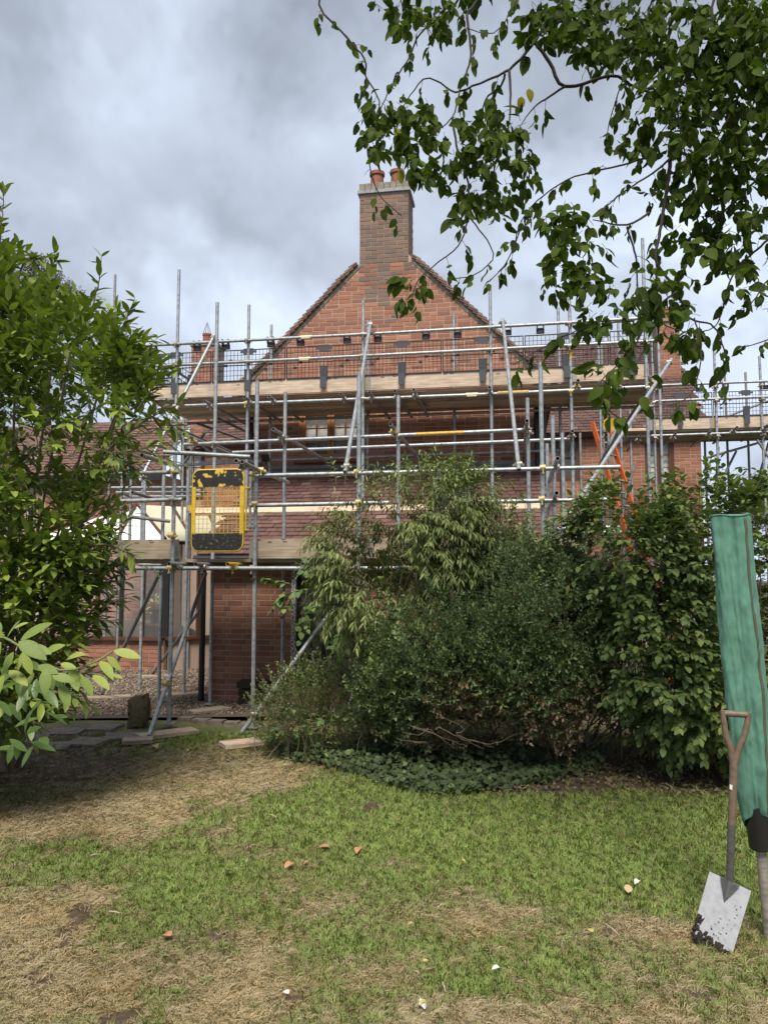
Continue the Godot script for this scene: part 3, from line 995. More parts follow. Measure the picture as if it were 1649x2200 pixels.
	rw.tri(Vector3(rR, eaves, wb), Vector3(rR, eaves, -9.8), Vector3(rR, eaves + 2.6, -7.2), Vector3(1, 0, 0))
	rects(rw, rL, uL, 0, eaves + 0.1, wb - 0.001, [lw2])
	rw.quad(Vector3(rL, 0, wb), Vector3(rL, eaves, wb), Vector3(rL, eaves, -9.8), Vector3(rL, 0, -9.8), Vector3(-1, 0, 0))
	var rear := put("rear_range_wall", rw.mesh(), M["mortar"], house)
	bricks(rear, Transform3D(Basis(), Vector3(0, 0, wb)), 1.2, eaves + 0.05, func(y): return cut(Vector2(uR, rR), y, [rwin, twin]), func(_u, _y): return false, PALETTE, 0.12)
	bricks(rear, Transform3D(Basis(), Vector3(0, 0, wb)), 2.0, eaves + 0.05, func(y): return cut(Vector2(rL, uL), y, [lw2]), func(_u, _y): return false, PALETTE, 0.12)
	window(house, rwin, wb, M["dark frame"], 2, 1, 3, 0.5, 0.95)
	window(house, twin, wb, M["dark frame"], 1, 1, 2, 0.5, 0.0)
	window(house, lw2, wb, M["dark frame"], 1, 2, 3, 0.5, 0.9)
	var ridge := HP(1180, 746, -7.2).y
	var rs := MB.new()
	var ev := wb + 0.25
	slab(rs, [Vector3(rL - 0.1, eaves - 0.1, ev), Vector3(rR + 0.12, eaves - 0.1, ev), Vector3(HP(1440, 760, -7.2).x, ridge, -7.2), Vector3(rL + 1.0, ridge, -7.2)], 0.1)
	slab(rs, [Vector3(rL - 0.1, eaves - 0.1, -10), Vector3(rR + 0.12, eaves - 0.1, -10), Vector3(HP(1440, 760, -7.2).x, ridge, -7.2), Vector3(rL + 1.0, ridge, -7.2)], 0.1)
	slab(rs, [Vector3(rR + 0.12, eaves - 0.1, ev), Vector3(rR + 0.12, eaves - 0.1, -10), Vector3(HP(1440, 760, -7.2).x, ridge, -7.2)], 0.1)
	var rroof := put("rear_range_roof", rs.mesh(), M["tile 2"], house)
	var rdv := Vector3(0, eaves - 0.1 - ridge, ev + 7.2)
	var hip := HP(1440, 760, -7.2).x
	tiles(rroof, Vector3(0, ridge, -7.2), Vector3.RIGHT, rdv, 0.11, 0.17, func(s): return Vector2(2.0 - s * 0.3, lerpf(hip, rR + 0.14, s / rdv.length())), false, 0.06, 0.66)
	tiles(rroof, Vector3(0, ridge, -7.2), Vector3.RIGHT, rdv, 0.11, 0.17, func(s): return Vector2(lerpf(rL + 1.0, rL - 0.1, s / rdv.length()), -1.6), false, 0.1, 0.66)
	var rg := MB.new()
	rg.pipe(Vector3(rL + 1.0, ridge + 0.01, -7.2), Vector3(hip, ridge + 0.01, -7.2), 0.08, 10)
	put("ridge_tiles", rg.mesh(), M["tile 1"], rroof)
	# two more chimneys on the range behind
	for a in [[HP(1437, 760, -5.9), 0.50, HP(1437, 690, -5.9).y, 4.6, 1], [HP(437, 790, -6.6), 0.72, HP(437, 742, -6.6).y, 5.0, 2]]:
		var c2 := Node3D.new()
		c2.name = "rear_chimney"
		house.add_child(c2, true)
		var u: float = a[0].x
		var wz := -5.9 if a[4] == 1 else -6.6
		var core := MB.new()
		core.box(Transform3D(Basis(), Vector3(u, (a[2] + a[3]) / 2, wz - 0.301)), Vector3(a[1] - 0.01, a[2] - a[3], 0.6))
		put("core", core.mesh(), M["chimney mortar"], c2)
		bricks(c2, Transform3D(Basis(), Vector3(u, 0, wz)), a[3], a[2], func(_y): return [Vector2(-a[1] / 2, a[1] / 2)], func(_u, _y): return false, PALETTE, 0.1)
		var capm := MB.new()
		capm.box(Transform3D(Basis(), Vector3(u, a[2] + 0.03, wz - 0.3)), Vector3(a[1] + 0.06, 0.07, 0.68))
		put("cap_band", capm.mesh(), M["concrete"], c2)
		for q: int in a[4]:
			var pot := MB.new()
			var x: float = u + (0.0 if a[4] == 1 else -0.03 + q * 0.24)
			var hh := 0.34 if q == 0 else 0.16
			pot.sweep(PackedVector3Array([Vector3(x, a[2] + 0.06, wz - 0.28), Vector3(x, a[2] + 0.06 + hh * 0.85, wz - 0.28), Vector3(x, a[2] + 0.06 + hh * 0.86, wz - 0.28), Vector3(x, a[2] + 0.06 + hh, wz - 0.28)]), PackedFloat32Array([0.125, 0.105, 0.125, 0.125]), 14)
			put("chimney_pot", pot.mesh(), M["terracotta"], c2)
			if a[4] == 2 and q == 0:
				var cage := MB.new()
				for s in 8:
					var ang := TAU * s / 8
					cage.pipe(Vector3(x + cos(ang) * 0.12, a[2] + 0.40, wz - 0.28 + sin(ang) * 0.12), Vector3(x, a[2] + 0.75, wz - 0.28), 0.006, 5)
				put("bird_guard", cage.mesh(), M["old tube"], c2)
	# a lower wing on the left, its eaves just over the conservatory
	var lwn := MB.new()
	var ez := -3.2
	var ey := HP(280, 1017, ez).y
	var ua := HP(345, 1017, ez).x
	slab(lwn, [Vector3(-13, ey, ez), Vector3(ua, ey, ez), Vector3(ua - 0.2, ey + 1.5, ez - 1.6), Vector3(-13, ey + 1.5, ez - 1.6)], 0.08)
	var lroof := put("side_wing_roof", lwn.mesh(), M["tile 2"], house)
	tiles(lroof, Vector3(0, ey + 1.5, ez - 1.6), Vector3.RIGHT, Vector3(0, -1.5, 1.6), 0.11, 0.17, func(_s): return Vector2(-9.0, ua), false, 0.05)
	var fas := MB.new()
	fas.box(Transform3D(Basis(), Vector3((ua - 13) / 2, ey - 0.09, ez - 0.02)), Vector3(ua + 13, 0.16, 0.04))
	put("fascia", fas.mesh(), M["black frame"], house)
	var sw := MB.new()
	rects(sw, -13, ua - 0.1, 0, ey, ez - 0.22, [])
	sw.quad(Vector3(ua - 0.1, 0, ez - 0.22), Vector3(ua - 0.1, ey, ez - 0.22), Vector3(ua - 0.1, ey, wb), Vector3(ua - 0.1, 0, wb), Vector3(1, 0, 0))
	var swall := put("side_wing_wall", sw.mesh(), M["mortar"], house)
	bricks(swall, Transform3D(Basis(), Vector3(0, 0, ez - 0.214)), 0.0, ey - 0.1, func(_y): return [Vector2(-8.5, ua - 0.1)], func(_u, _y): return false, PALETTE, 0.2)
	make_conservatory()

func make_conservatory() -> void:
	var f := -0.35
	var cu0 := HP(60, 1400, f).x
	var cu1 := HP(352, 1400, f).x
	var cu2 := cu1 + 1.35
	var back := -3.38
	var t := thing("conservatory", "brown framed conservatory with white polycarbonate roof on a low brick wall", "conservatory", W(Vector3(cu1, 0, f)), "", HF.basis)
	var to := Transform3D(Basis(), -Vector3(cu1, 0, f))
	var dwarf := MB.new()
	var top := 0.55
	var corner := Vector3(cu2, 0, f - 1.2)
	dwarf.box(Transform3D(Basis(), Vector3((cu0 + cu1) / 2, top / 2 - 0.05, f - 0.06)), Vector3(cu1 - cu0, top + 0.1, 0.12))
	var dd := corner - Vector3(cu1, 0, f)
	var sl := Basis(dd.normalized(), Vector3.UP, dd.normalized().cross(Vector3.UP))
	dwarf.box(Transform3D(sl, Vector3(cu1, top / 2 - 0.05, f - 0.06) + dd / 2), Vector3(dd.length() - 0.12, top + 0.1, 0.12))
	var dw := put("dwarf_wall", dwarf.mesh(), M["mortar"], t, to)
	var fr := Node3D.new()
	bricks(dw, Transform3D(Basis(), Vector3(0, 0, f + 0.007)), 0.0, top, func(_y): return [Vector2(cu0, cu1)], func(_u, _y): return false, PALETTE, 0.1)
	bricks(dw, Transform3D(sl, Vector3(cu1, 0, f + 0.012)), 0.0, top, func(_y): return [Vector2(0.1, dd.length())], func(_u, _y): return false, PALETTE, 0.1)
	fr.free()
	var ev := 2.28
	var sill := MB.new()
	sill.box(Transform3D(Basis(), Vector3((cu0 + cu1) / 2, top + 0.03, f - 0.02)), Vector3(cu1 - cu0, 0.05, 0.22))
	sill.box(Transform3D(sl, Vector3(cu1, top + 0.033, f - 0.02) + dd / 2), Vector3(dd.length(), 0.05, 0.22))
	put("sill", sill.mesh(), M["dark frame"], t, to)
	var n := 0
	for k in 7:
		var u := lerpf(cu1, cu0, k / 6.0)
		var pm := MB.new()
		pm.box(Transform3D(Basis(), Vector3(u, (top + ev) / 2 + 0.03, f - 0.06)), Vector3(0.11 if k % 2 == 0 else 0.06, ev - top - 0.05, 0.08))
		put("post", pm.mesh(), M["black frame"] if k % 2 == 0 else M["dark frame"], t, to)
		if k < 6:
			var u2 := lerpf(cu1, cu0, (k + 1) / 6.0)
			var gm := MB.new()
			gm.quad(Vector3(u, top + 0.06, f - 0.06), Vector3(u2, top + 0.06, f - 0.06), Vector3(u2, ev, f - 0.06), Vector3(u, ev, f - 0.06), Vector3(0, 0, 1))
			put("pane", gm.mesh(), M["window glass"], t, to)
	for k in range(1, 4):
		var p := Vector3(cu1, 0, f - 0.06) + dd * (k / 3.0)
		var pm := MB.new()
		pm.box(Transform3D(sl, p + Vector3(0, (top + ev) / 2 + 0.03, 0)), Vector3(0.08, ev - top - 0.05, 0.08))
		put("post", pm.mesh(), M["dark frame"], t, to)
		var q := Vector3(cu1, 0, f - 0.06) + dd * ((k - 1) / 3.0)
		var gm := MB.new()
		gm.quad(q + Vector3(0, top + 0.06, 0), p + Vector3(0, top + 0.06, 0), p + Vector3(0, ev, 0), q + Vector3(0, ev, 0), sl.z)
		put("pane", gm.mesh(), M["window glass"], t, to)
	var head := MB.new()
	head.box(Transform3D(Basis(), Vector3((cu0 + cu1) / 2, ev + 0.05, f - 0.06)), Vector3(cu1 - cu0, 0.1, 0.09))
	head.box(Transform3D(sl, Vector3(cu1, ev + 0.053, f - 0.06) + dd / 2), Vector3(dd.length(), 0.1, 0.09))
	put("head_rail", head.mesh(), M["dark frame"], t, to)
	# roof: a white hipped end and yellowed panels beside it
	var A := HP(294, 1084, -1.9)
	var B1 := HP(252, 1160, f + 0.1)
	var B2 := HP(356, 1160, f + 0.1)
	var B3 := Vector3(cu2 + 0.15, B2.y, f - 1.35)
	var R := Vector3(cu2 - 0.35, A.y - 0.05, back)
	var R0 := Vector3(A.x - 0.3, A.y, back)
	var B0 := Vector3(cu0, B1.y, f + 0.1)
	var white := MB.new()
	slab(white, [A, B1, B2], 0.025)
	put("roof_panel", white.mesh(), M["polycarbonate"], t, to)
	var nn := 4
	for k in nn:
		var pa := A.lerp(R, k / float(nn))
		var pb := A.lerp(R, (k + 0.97) / nn)
		var qa := B2.lerp(B3, k / float(nn))
		var qb := B2.lerp(B3, (k + 0.97) / nn)
		var ym := MB.new()
		slab(ym, [pa, qa, qb], 0.025); slab(ym, [pa, qb, pb], 0.025)
		put("roof_panel", ym.mesh(), M["yellowed polycarbonate"], t, to)
		var gb := MB.new()
		gb.sweep(PackedVector3Array([pa + Vector3(0, 0.02, 0), qa + Vector3(0, 0.02, 0)]), PackedFloat32Array([0.028, 0.028]), 6)
		put("glazing_bar", gb.mesh(), M["dark frame"], t, to)
	for k in 3:
		var pa := A.lerp(R0, 0.0)
		var qa := B1.lerp(B0, k / 3.0)
		var qb := B1.lerp(B0, (k + 0.97) / 3.0)
		var wm := MB.new()
		slab(wm, [pa, qa, qb], 0.025)
		put("roof_panel", wm.mesh(), M["polycarbonate"], t, to)
		var gb := MB.new()
		gb.sweep(PackedVector3Array([pa + Vector3(0, 0.02, 0), qa + Vector3(0, 0.02, 0)]), PackedFloat32Array([0.028, 0.028]), 6)
		put("glazing_bar", gb.mesh(), M["dark frame"], t, to)
	var wl := MB.new()
	slab(wl, [A, B0, R0], 0.025)
	put("roof_panel", wl.mesh(), M["polycarbonate"], t, to)
	# what stands inside
	var sofa := thing("sofa", "brown upholstered sofa inside the conservatory", "sofa", W(Vector3(cu1 - 0.75, 0, f - 0.9)), "", HF.basis)
	for a in [["seat", Vector3(0, 0.28, 0), Vector3(1.7, 0.36, 0.7)], ["backrest", Vector3(0, 0.62, 0.24), Vector3(1.7, 0.5, 0.22)], ["armrest", Vector3(-0.78, 0.5, 0), Vector3(0.2, 0.4, 0.72)], ["armrest", Vector3(0.78, 0.5, 0), Vector3(0.2, 0.4, 0.72)]]:
		var sm := MB.new()
		blob(sm, a[1], a[2] * 0.58, 8, 14, 0.12, 5)
		for k in sm.v.size():
			sm.v[k] = (sm.v[k] - a[1]).clamp(-a[2] * 0.5, a[2] * 0.5) + a[1]
		put(a[0], sm.mesh(), M["upholstery"], sofa)
	var stand := thing("plant_table", "small dark table holding the potted plant in the conservatory", "table", W(Vector3(cu1 - 0.42, 0, f - 0.5)), "", HF.basis)
	var tb := MB.new()
	tb.box(Transform3D(Basis(), Vector3(0, 0.80, 0)), Vector3(0.5, 0.04, 0.36))
	put("table_top", tb.mesh(), M["dark frame"], stand)
	for a in [[-0.2, -0.14], [0.2, -0.14], [-0.2, 0.14], [0.2, 0.14]]:
		var lg := MB.new()
		lg.box(Transform3D(Basis(), Vector3(a[0], 0.39, a[1])), Vector3(0.04, 0.78, 0.04))
		put("leg", lg.mesh(), M["dark frame"], stand)
	var pot := thing("potted_plant", "potted plant with pale yellow leaves behind the conservatory glass", "plant", W(Vector3(cu1 - 0.42, 0.82, f - 0.5)), "", HF.basis)
	var pm2 := MB.new()
	pm2.sweep(PackedVector3Array([Vector3(0, 0, 0), Vector3(0, 0.22, 0), Vector3(0, 0.221, 0), Vector3(0, 0.26, 0)]), PackedFloat32Array([0.08, 0.12, 0.13, 0.13]), 14)
	put("pot", pm2.mesh(), M["black plastic"], pot)
	var lf := leaf(0.1, 0.045, 0.1, 0.3, 4)
	for k in 40:
		var d := (rvec() + Vector3(0, 0.6, 0)).normalized()
		put("leaf", lf, M["pale plant leaf"], pot, Transform3D(Basis.looking_at(-d, Vector3(0.1, 1, 0.2)), Vector3(-0.03, 0.32, 0) + d * rnd(0.05, 0.2)))

# ---------------------------------------------------------------- scaffolding
var coupler_mesh: ArrayMesh
var swivel_mesh: ArrayMesh
var plate_mesh: ArrayMesh

func tube(t: Node3D, called: String, a: Vector3, b: Vector3, m := "galvanised tube") -> void:     # a, b in the house frame; t stands in that frame
	var mb := MB.new()
	mb.pipe(a - t.get_meta("at"), b - t.get_meta("at"), TUBE)
	put(called, mb.mesh(), M[m], t)

func standard(t: Node3D, px: float, py: float, w: float, low: float, m := "galvanised tube", plate := false) -> Vector3:   # an upright whose top is seen at that pixel
	var p := HP(px, py, w)
	tube(t, "standard", Vector3(p.x, low, w), p, m)
	if plate:
		put("base_plate", plate_mesh, M["coupler steel"], t, Transform3D(Basis(), Vector3(p.x, low, w) - t.get_meta("at")))
	return p

func level(t: Node3D, called: String, x0: float, y0: float, x1: float, y1: float, w: float, m := "galvanised tube") -> Array:   # a level tube between two pixels of the plane w
	var a := HP(x0, y0, w)
	var b := HP(x1, y1, w)
	tube(t, called, a, b, m)
	return [a, b]

func across(t: Node3D, px: float, py: float, near: float, far: float, m := "galvanised tube", clip := -99.0) -> void:   # a tube at right angles to the wall, its near end seen at that pixel
	var p := HP(px, py, near)
	tube(t, "transom", p, Vector3(p.x, p.y, far), m)
	if clip > -90.0:
		coupler(t, Vector3(p.x, p.y - 0.03, clip), rng.randf() < 0.3)

func coupler(t: Node3D, at: Vector3, gold := false) -> void:
	put("coupler", coupler_mesh if rng.randf() < 0.7 else swivel_mesh, M["coupler yellow"] if gold else M["coupler steel"], t, Transform3D(Basis.from_euler(Vector3(rnd(-0.1, 0.1), rnd(-0.2, 0.2), rnd(-0.08, 0.08))), at - t.get_meta("at")))

func make_couplers() -> void:
	for kind in 2:
		var mb := MB.new()
		mb.sweep(PackedVector3Array([Vector3(0, -0.03, 0), Vector3(0, 0.03, 0)]), PackedFloat32Array([0.034, 0.034]), 10)          # band round the upright
		var z := 0.049
		mb.sweep(PackedVector3Array([Vector3(-0.03, 0, z), Vector3(0.03, 0, z)]), PackedFloat32Array([0.034, 0.034]), 10)          # band round the level tube
		mb.box(Transform3D(Basis(), Vector3(0, 0, z / 2)), Vector3(0.05, 0.05, 0.05))
		var s := 1.0 if kind == 0 else -1.0
		mb.sweep(PackedVector3Array([Vector3(0.045 * s, -0.008, -0.02), Vector3(0.045 * s, -0.008, 0.045)]), PackedFloat32Array([0.008, 0.008]), 6)   # bolts and nuts
		mb.sweep(PackedVector3Array([Vector3(0.045 * s, -0.008, 0.035), Vector3(0.045 * s, -0.008, 0.055)]), PackedFloat32Array([0.014, 0.014]), 6)
		mb.sweep(PackedVector3Array([Vector3(0.0, -0.02, z + 0.03), Vector3(0.0, -0.075, z + 0.03)]), PackedFloat32Array([0.008, 0.008]), 6)
		mb.sweep(PackedVector3Array([Vector3(0.0, -0.05, z + 0.03), Vector3(0.0, -0.068, z + 0.03)]), PackedFloat32Array([0.014, 0.014]), 6)
		mb.box(Transform3D(Basis.from_euler(Vector3(0, 0, 0.4 * s)), Vector3(-0.045 * s, 0.0, 0.01)), Vector3(0.045, 0.025, 0.04))
		if kind == 0: coupler_mesh = mb.mesh()
		else: swivel_mesh = mb.mesh()
	var pm := MB.new()
	pm.box(Transform3D(Basis(), Vector3(0, 0.004, 0)), Vector3(0.15, 0.008, 0.15))
	pm.sweep(PackedVector3Array([Vector3(0, 0.008, 0), Vector3(0, 0.06, 0)]), PackedFloat32Array([0.019, 0.019]), 8)
	plate_mesh = pm.mesh()

func frame_thing(called: String, label: String, category: String, at: Vector3, group := "") -> Node3D:    # a thing set in the house frame
	var t := thing(called, label, category, W(at), group, HF.basis)
	t.set_meta("at", at)
	return t

func board(at: Vector3, ln: float, tall: float, thick: float, m: String, label: String, group := "", basis := Basis()) -> MeshInstance3D:   # at: its middle in the house frame
	var mb := MB.new()
	mb.box(Transform3D(Basis(), Vector3.ZERO), Vector3(ln, tall, thick))
	var o := put(numbered("scaffold_board"), mb.mesh(), M[m], self, Transform3D(HF.basis * basis, W(at)))
	tag(o, label, "board", group)
	for s: float in [-1.0, 1.0]:            # the end bands
		var bm := MB.new()
		bm.box(Transform3D(Basis(), Vector3(s * (ln / 2 - 0.03), 0, 0)), Vector3(0.065, tall + 0.003, thick + 0.003))
		put("end_band", bm.mesh(), M["coupler steel"] if rng.randf() < 0.88 else M["board end"], o)
	return o

func guard(a: Vector3, wide: float, tall: float, label: String, group: String, clip := true, turn := 0.0) -> void:    # a mesh panel, a: its lower left corner in the house frame
	var t := frame_thing("brick_guard", label, "mesh panel", a, group)
	t.basis = HF.basis * Basis(Vector3.UP, turn)
	var fm := MB.new()
	for y: float in [0.0, tall * 0.5, tall]:
		fm.box(Transform3D(Basis(), Vector3(wide / 2, y, 0)), Vector3(wide, 0.014, 0.012))
	for x: float in [0.0, wide]:
		fm.box(Transform3D(Basis(), Vector3(x, tall / 2, 0)), Vector3(0.014, tall + 0.014, 0.012))
	put("frame", fm.mesh(), M["guard plastic"], t)
	var wm := MB.new()
	var nx := int(wide / 0.058)
	var ny := int(tall / 0.072)
	for i in range(1, nx):
		wm.box(Transform3D(Basis(), Vector3(wide * i / nx, tall / 2, 0.0)), Vector3(0.0062, tall, 0.006))
	for j in range(1, ny):
		wm.box(Transform3D(Basis(), Vector3(wide / 2, tall * j / ny, 0.004)), Vector3(wide, 0.0062, 0.006))
	put("wire_mesh", wm.mesh(), M["guard plastic"], t)
	for x: float in [0.22, wide - 0.22]:
		var hm := MB.new()
		hm.box(Transform3D(Basis(), Vector3(x, tall + 0.06, 0.01)), Vector3(0.115, 0.075, 0.05))
		for s: float in [-1.0, 1.0]:
			hm.box(Transform3D(Basis(), Vector3(x + s * 0.045, tall + 0.12, 0.035)), Vector3(0.018, 0.1, 0.07))
		put("hanger", hm.mesh(), M["guard plastic"], t)
		for q: float in [0.33, 0.5, 0.66]:
			var bk := MB.new()
			bk.box(Transform3D(Basis(), Vector3(x + (q - 0.5) * 0.5, tall * q, 0.008)), Vector3(0.05, 0.035, 0.014))
			put("link", bk.mesh(), M["guard plastic"], t)
	var pl := MB.new()
	pl.box(Transform3D(Basis(), Vector3(wide * 0.5, tall * 0.93, 0.012)), Vector3(0.16, 0.1, 0.01))
	pl.box(Transform3D(Basis(), Vector3(wide * 0.5, tall * 0.93, 0.010)), Vector3(0.26, 0.035, 0.01))
	put("name_plate", pl.mesh(), M["clip plastic"], t)
	if clip:
		var cm := MB.new()
		cm.box(Transform3D(Basis.from_euler(Vector3(0.12, 0, 0)), Vector3(wide * 0.5, 0.07, 0.02)), Vector3(0.115, 0.2, 0.014))
		cm.box(Transform3D(Basis(), Vector3(wide * 0.5, -0.09, 0.042)), Vector3(0.095, 0.17, 0.018))
		put("strap", cm.mesh(), M["clip plastic"], t)

func make_scaffold() -> void:
	make_couplers()
	var s := frame_thing("scaffold", "galvanised tube scaffold with two lifts in front of the brick gable", "scaffold", Vector3(0, 0, 3.0))
	var wu := 1.60                                      # the upper lift's front row, standing on the lean-to roof
	var top_y := HP(780, 718, wu + 0.05).y
	var mid_y := HP(780, 765, wu + 0.05).y
	var led_y := HP(780, 857, wu + 0.05).y
	var foot := roof_y(wu) + 0.10
	var uA := HP(293, 747, wu + 0.05).x
	var uB := HP(1402, 678, wu + 0.05).x
	for a in [[385, 580, 0.0, "galvanised tube"], [535, 655, foot, "galvanised tube"], [780, 645, foot, "galvanised tube"], [1052, 620, foot, "galvanised tube"], [1222, 640, 0.0, "galvanised tube"], [1379, 512, 0.0, "galvanised tube"]]:
		var p := standard(s, a[0], a[1], wu, a[2], a[3])
		for y: float in [top_y, mid_y, led_y]:
			coupler(s, Vector3(p.x, y, wu), rng.randf() < 0.15)
	for a in [[583, 698], [790, 688], [974, 675]]:
		var p := standard(s, a[0], a[1], 0.28, roof_y(0.28) + 0.09)
		coupler(s, Vector3(p.x, HP(700, 985, 0.33).y, 0.28), true)
		coupler(s, Vector3(p.x, HP(780, 880, 0.33).y, 0.28))
	standard(s, 1198, 662, 0.28, 0.0)
	standard(s, 1284, 700, -1.2, 0.0)
	standard(s, 1326, 668, -2.2, 0.0)
	standard(s, 248, 590, -0.4, 0.0, "old tube")
	standard(s, 273, 655, 0.28, 0.0, "old tube")
	tube(s, "guard_rail", Vector3(uA, top_y, wu + 0.05), Vector3(0.6, top_y, wu + 0.05))
	tube(s, "guard_rail", Vector3(0.6, top_y, wu + 0.05), Vector3(uB, top_y + 0.02, wu + 0.05))
	tube(s, "guard_rail", Vector3(uA, mid_y, wu + 0.05), Vector3(-0.9, mid_y, wu + 0.05))
	tube(s, "guard_rail", Vector3(-0.9, mid_y, wu + 0.05), Vector3(uB, mid_y + 0.02, wu + 0.05))
	tube(s, "ledger", Vector3(HP(398, 873, wu + 0.05).x, led_y, wu + 0.05), Vector3(HP(446, 873, wu + 0.05).x, led_y, wu + 0.05))
	tube(s, "ledger", Vector3(HP(466, 873, wu + 0.05).x, led_y, wu + 0.05), Vector3(1.9, led_y, wu + 0.05))
	tube(s, "ledger", Vector3(1.9, led_y, wu + 0.05), Vector3(HP(1384, 832, wu + 0.05).x, led_y + 0.02, wu + 0.05), "yellow tube" if false else "galvanised tube")
	tube(s, "ledger", Vector3(uA + 0.3, led_y, 0.33), Vector3(uB + 0.2, led_y + 0.02, 0.33), "old tube")
	tube(s, "ledger", Vector3(uA + 0.3, led_y - 0.05, -1.3), Vector3(-2.4, led_y - 0.05, -1.3), "old tube")
	for x: float in [uA + 0.05, uB - 0.1]:                # rails returning towards the house at both ends
		tube(s, "guard_rail", Vector3(x, top_y - 0.05, wu + 0.1), Vector3(x, top_y - 0.05, -2.6), "old tube")
		tube(s, "guard_rail", Vector3(x, mid_y - 0.05, wu + 0.1), Vector3(x, mid_y - 0.05, -2.6), "old tube")
		tube(s, "ledger", Vector3(x, led_y - 0.05, wu + 0.1), Vector3(x, led_y - 0.05, -2.8), "old tube")
	# sleeves on the rails
	for a in [[658, top_y], [655, mid_y], [1012, led_y]]:
		var sm := MB.new()
		var u := HP(a[0], 740, wu + 0.05).x
		sm.sweep(PackedVector3Array([Vector3(u - 0.09, a[1], wu + 0.05) - s.get_meta("at"), Vector3(u + 0.09, a[1], wu + 0.05) - s.get_meta("at")]), PackedFloat32Array([0.032, 0.032]), 10)
		sm.box(Transform3D(Basis(), Vector3(u, a[1] - 0.02, wu + 0.085) - s.get_meta("at")), Vector3(0.14, 0.03, 0.03))
		put("sleeve", sm.mesh(), M["coupler brass"], s)
	for a in [[525, 853], [578, 852], [732, 846], [793, 843], [848, 840], [888, 837], [1051, 832], [1241, 817], [440, 862], [1330, 815]]:
		across(s, a[0], a[1], wu + 0.32, 0.05, "old tube" if rng.randf() < 0.6 else "galvanised tube", wu + 0.05)
	# the lift below: tubes tying the upper row
	for a in [[500, 972, 1226, 943, wu + 0.05], [430, 994, 1212, 967, 0.33], [396, 955, 1134, 923, 3.10], [375, 1000, 560, 992, 0.33]]:
		level(s, "ledger", a[0], a[1], a[2], a[3], a[4])
	for a in [[613, 842], [855, 850], [1132, 855]]:
		var p := standard(s, a[0], a[1], 3.05, 0.0, "galvanised tube", true)
		coupler(s, Vector3(p.x, HP(780, 939, 3.1).y, 3.05))
	var pb := standard(s, 467, 650, 3.05, 0.03, "galvanised tube", true)
	coupler(s, Vector3(pb.x, HP(467, 952, 3.1).y, 3.05))
	for a in [[1186, 893, 3.6], [1174, 953, 2.9], [1207, 930, 2.3]]:
		standard(s, a[0], a[1], a[2], 1.2 if a[2] > 3 else 0.0, "galvanised tube")
	across(s, 587, 922, 3.5, 0.2, "old tube", 3.1)
	across(s, 838, 911, 3.45, 0.2, "old tube", 3.1)
	across(s, 1131, 904, 3.45, 0.2, "old tube", 3.1)
	across(s, 395, 933, 3.45, 0.2, "old tube", 3.1)
	across(s, 1229, 926, wu + 0.3, -1.0, "old tube", wu + 0.05)
	across(s, 1197, 985, 4.75, 2.6, "galvanised tube", 4.3)
	across(s, 1195, 1059, 4.75, 2.6, "galvanised tube", 4.3)
	# the lower lift's front row
	var wl := 4.30
	var base := HP(363, 1562, 4.42)
	tube(s, "standard", Vector3(base.x, 0.035, 4.42), Vector3(base.x, HP(378, 880, 4.42).y, 4.42))
	put("base_plate", plate_mesh, M["coupler steel"], s, Transform3D(Basis(), Vector3(base.x, 0.035, 4.42) - s.get_meta("at")))
	var fronts := [standard(s, 553, 818, wl, 0.0, "galvanised tube", true), standard(s, 771, 800, wl, 0.0, "galvanised tube", true), standard(s, 1160, 778, wl, 0.0, "galvanised tube", true)]
	for p: Vector3 in fronts:
		for y: float in [1015, 1080, 1220]:
			coupler(s, Vector3(p.x, HP(700, y, wl + 0.05).y, wl), y < 1100 or rng.randf() < 0.4)
	for y: float in [1014, 1073, 1150, 1220]:
		coupler(s, Vector3(base.x, HP(370, y, 4.42).y, 4.42), y != 1073)
	level(s, "guard_rail", 548, 1022, 1331, 1003, wl + 0.05)
	level(s, "guard_rail", 538, 1086, 835, 1080, wl + 0.05)
	level(s, "guard_rail", 992, 1079, 1312, 1073, wl + 0.05)
	level(s, "guard_rail", 180, 1019, 390, 1014, 4.47, "old tube")
	level(s, "guard_rail", 255, 1077, 392, 1073, 4.47)
	level(s, "ledger", 270, 1221, 800, 1221, wl + 0.07)
	level(s, "ledger", 800, 1221, 1300, 1213, wl + 0.05)
	level(s, "ledger", 300, 1213, 800, 1213, 3.10)
	for a in [[363, 1211, "galvanised tube"], [420, 1212, "old tube"], [489, 1212, "yellow tube"], [650, 1211, "galvanised tube"], [900, 1208, "galvanised tube"]]:
		across(s, a[0], a[1], 4.62, 2.95, a[2], 4.37)
	level(s, "guard_rail", 352, 971, 538, 982, 5.2)
	across(s, 507, 990, 4.95, 3.0, "galvanised tube", 4.7)
	tube(s, "transom", HP(520, 992, 4.9), HP(562, 1014, 4.35), "old tube")
	coupler(s, HP(562, 1012, 4.35), true)
	tube(s, "transom", HP(305, 978, 5.4), HP(368, 998, 4.4), "old tube")
	tube(s, "brace", HP(285, 1058, 3.2), HP(345, 1075, 2.0), "old tube")
	tube(s, "brace", HP(278, 1110, 3.4), HP(365, 1120, 3.0), "old tube")
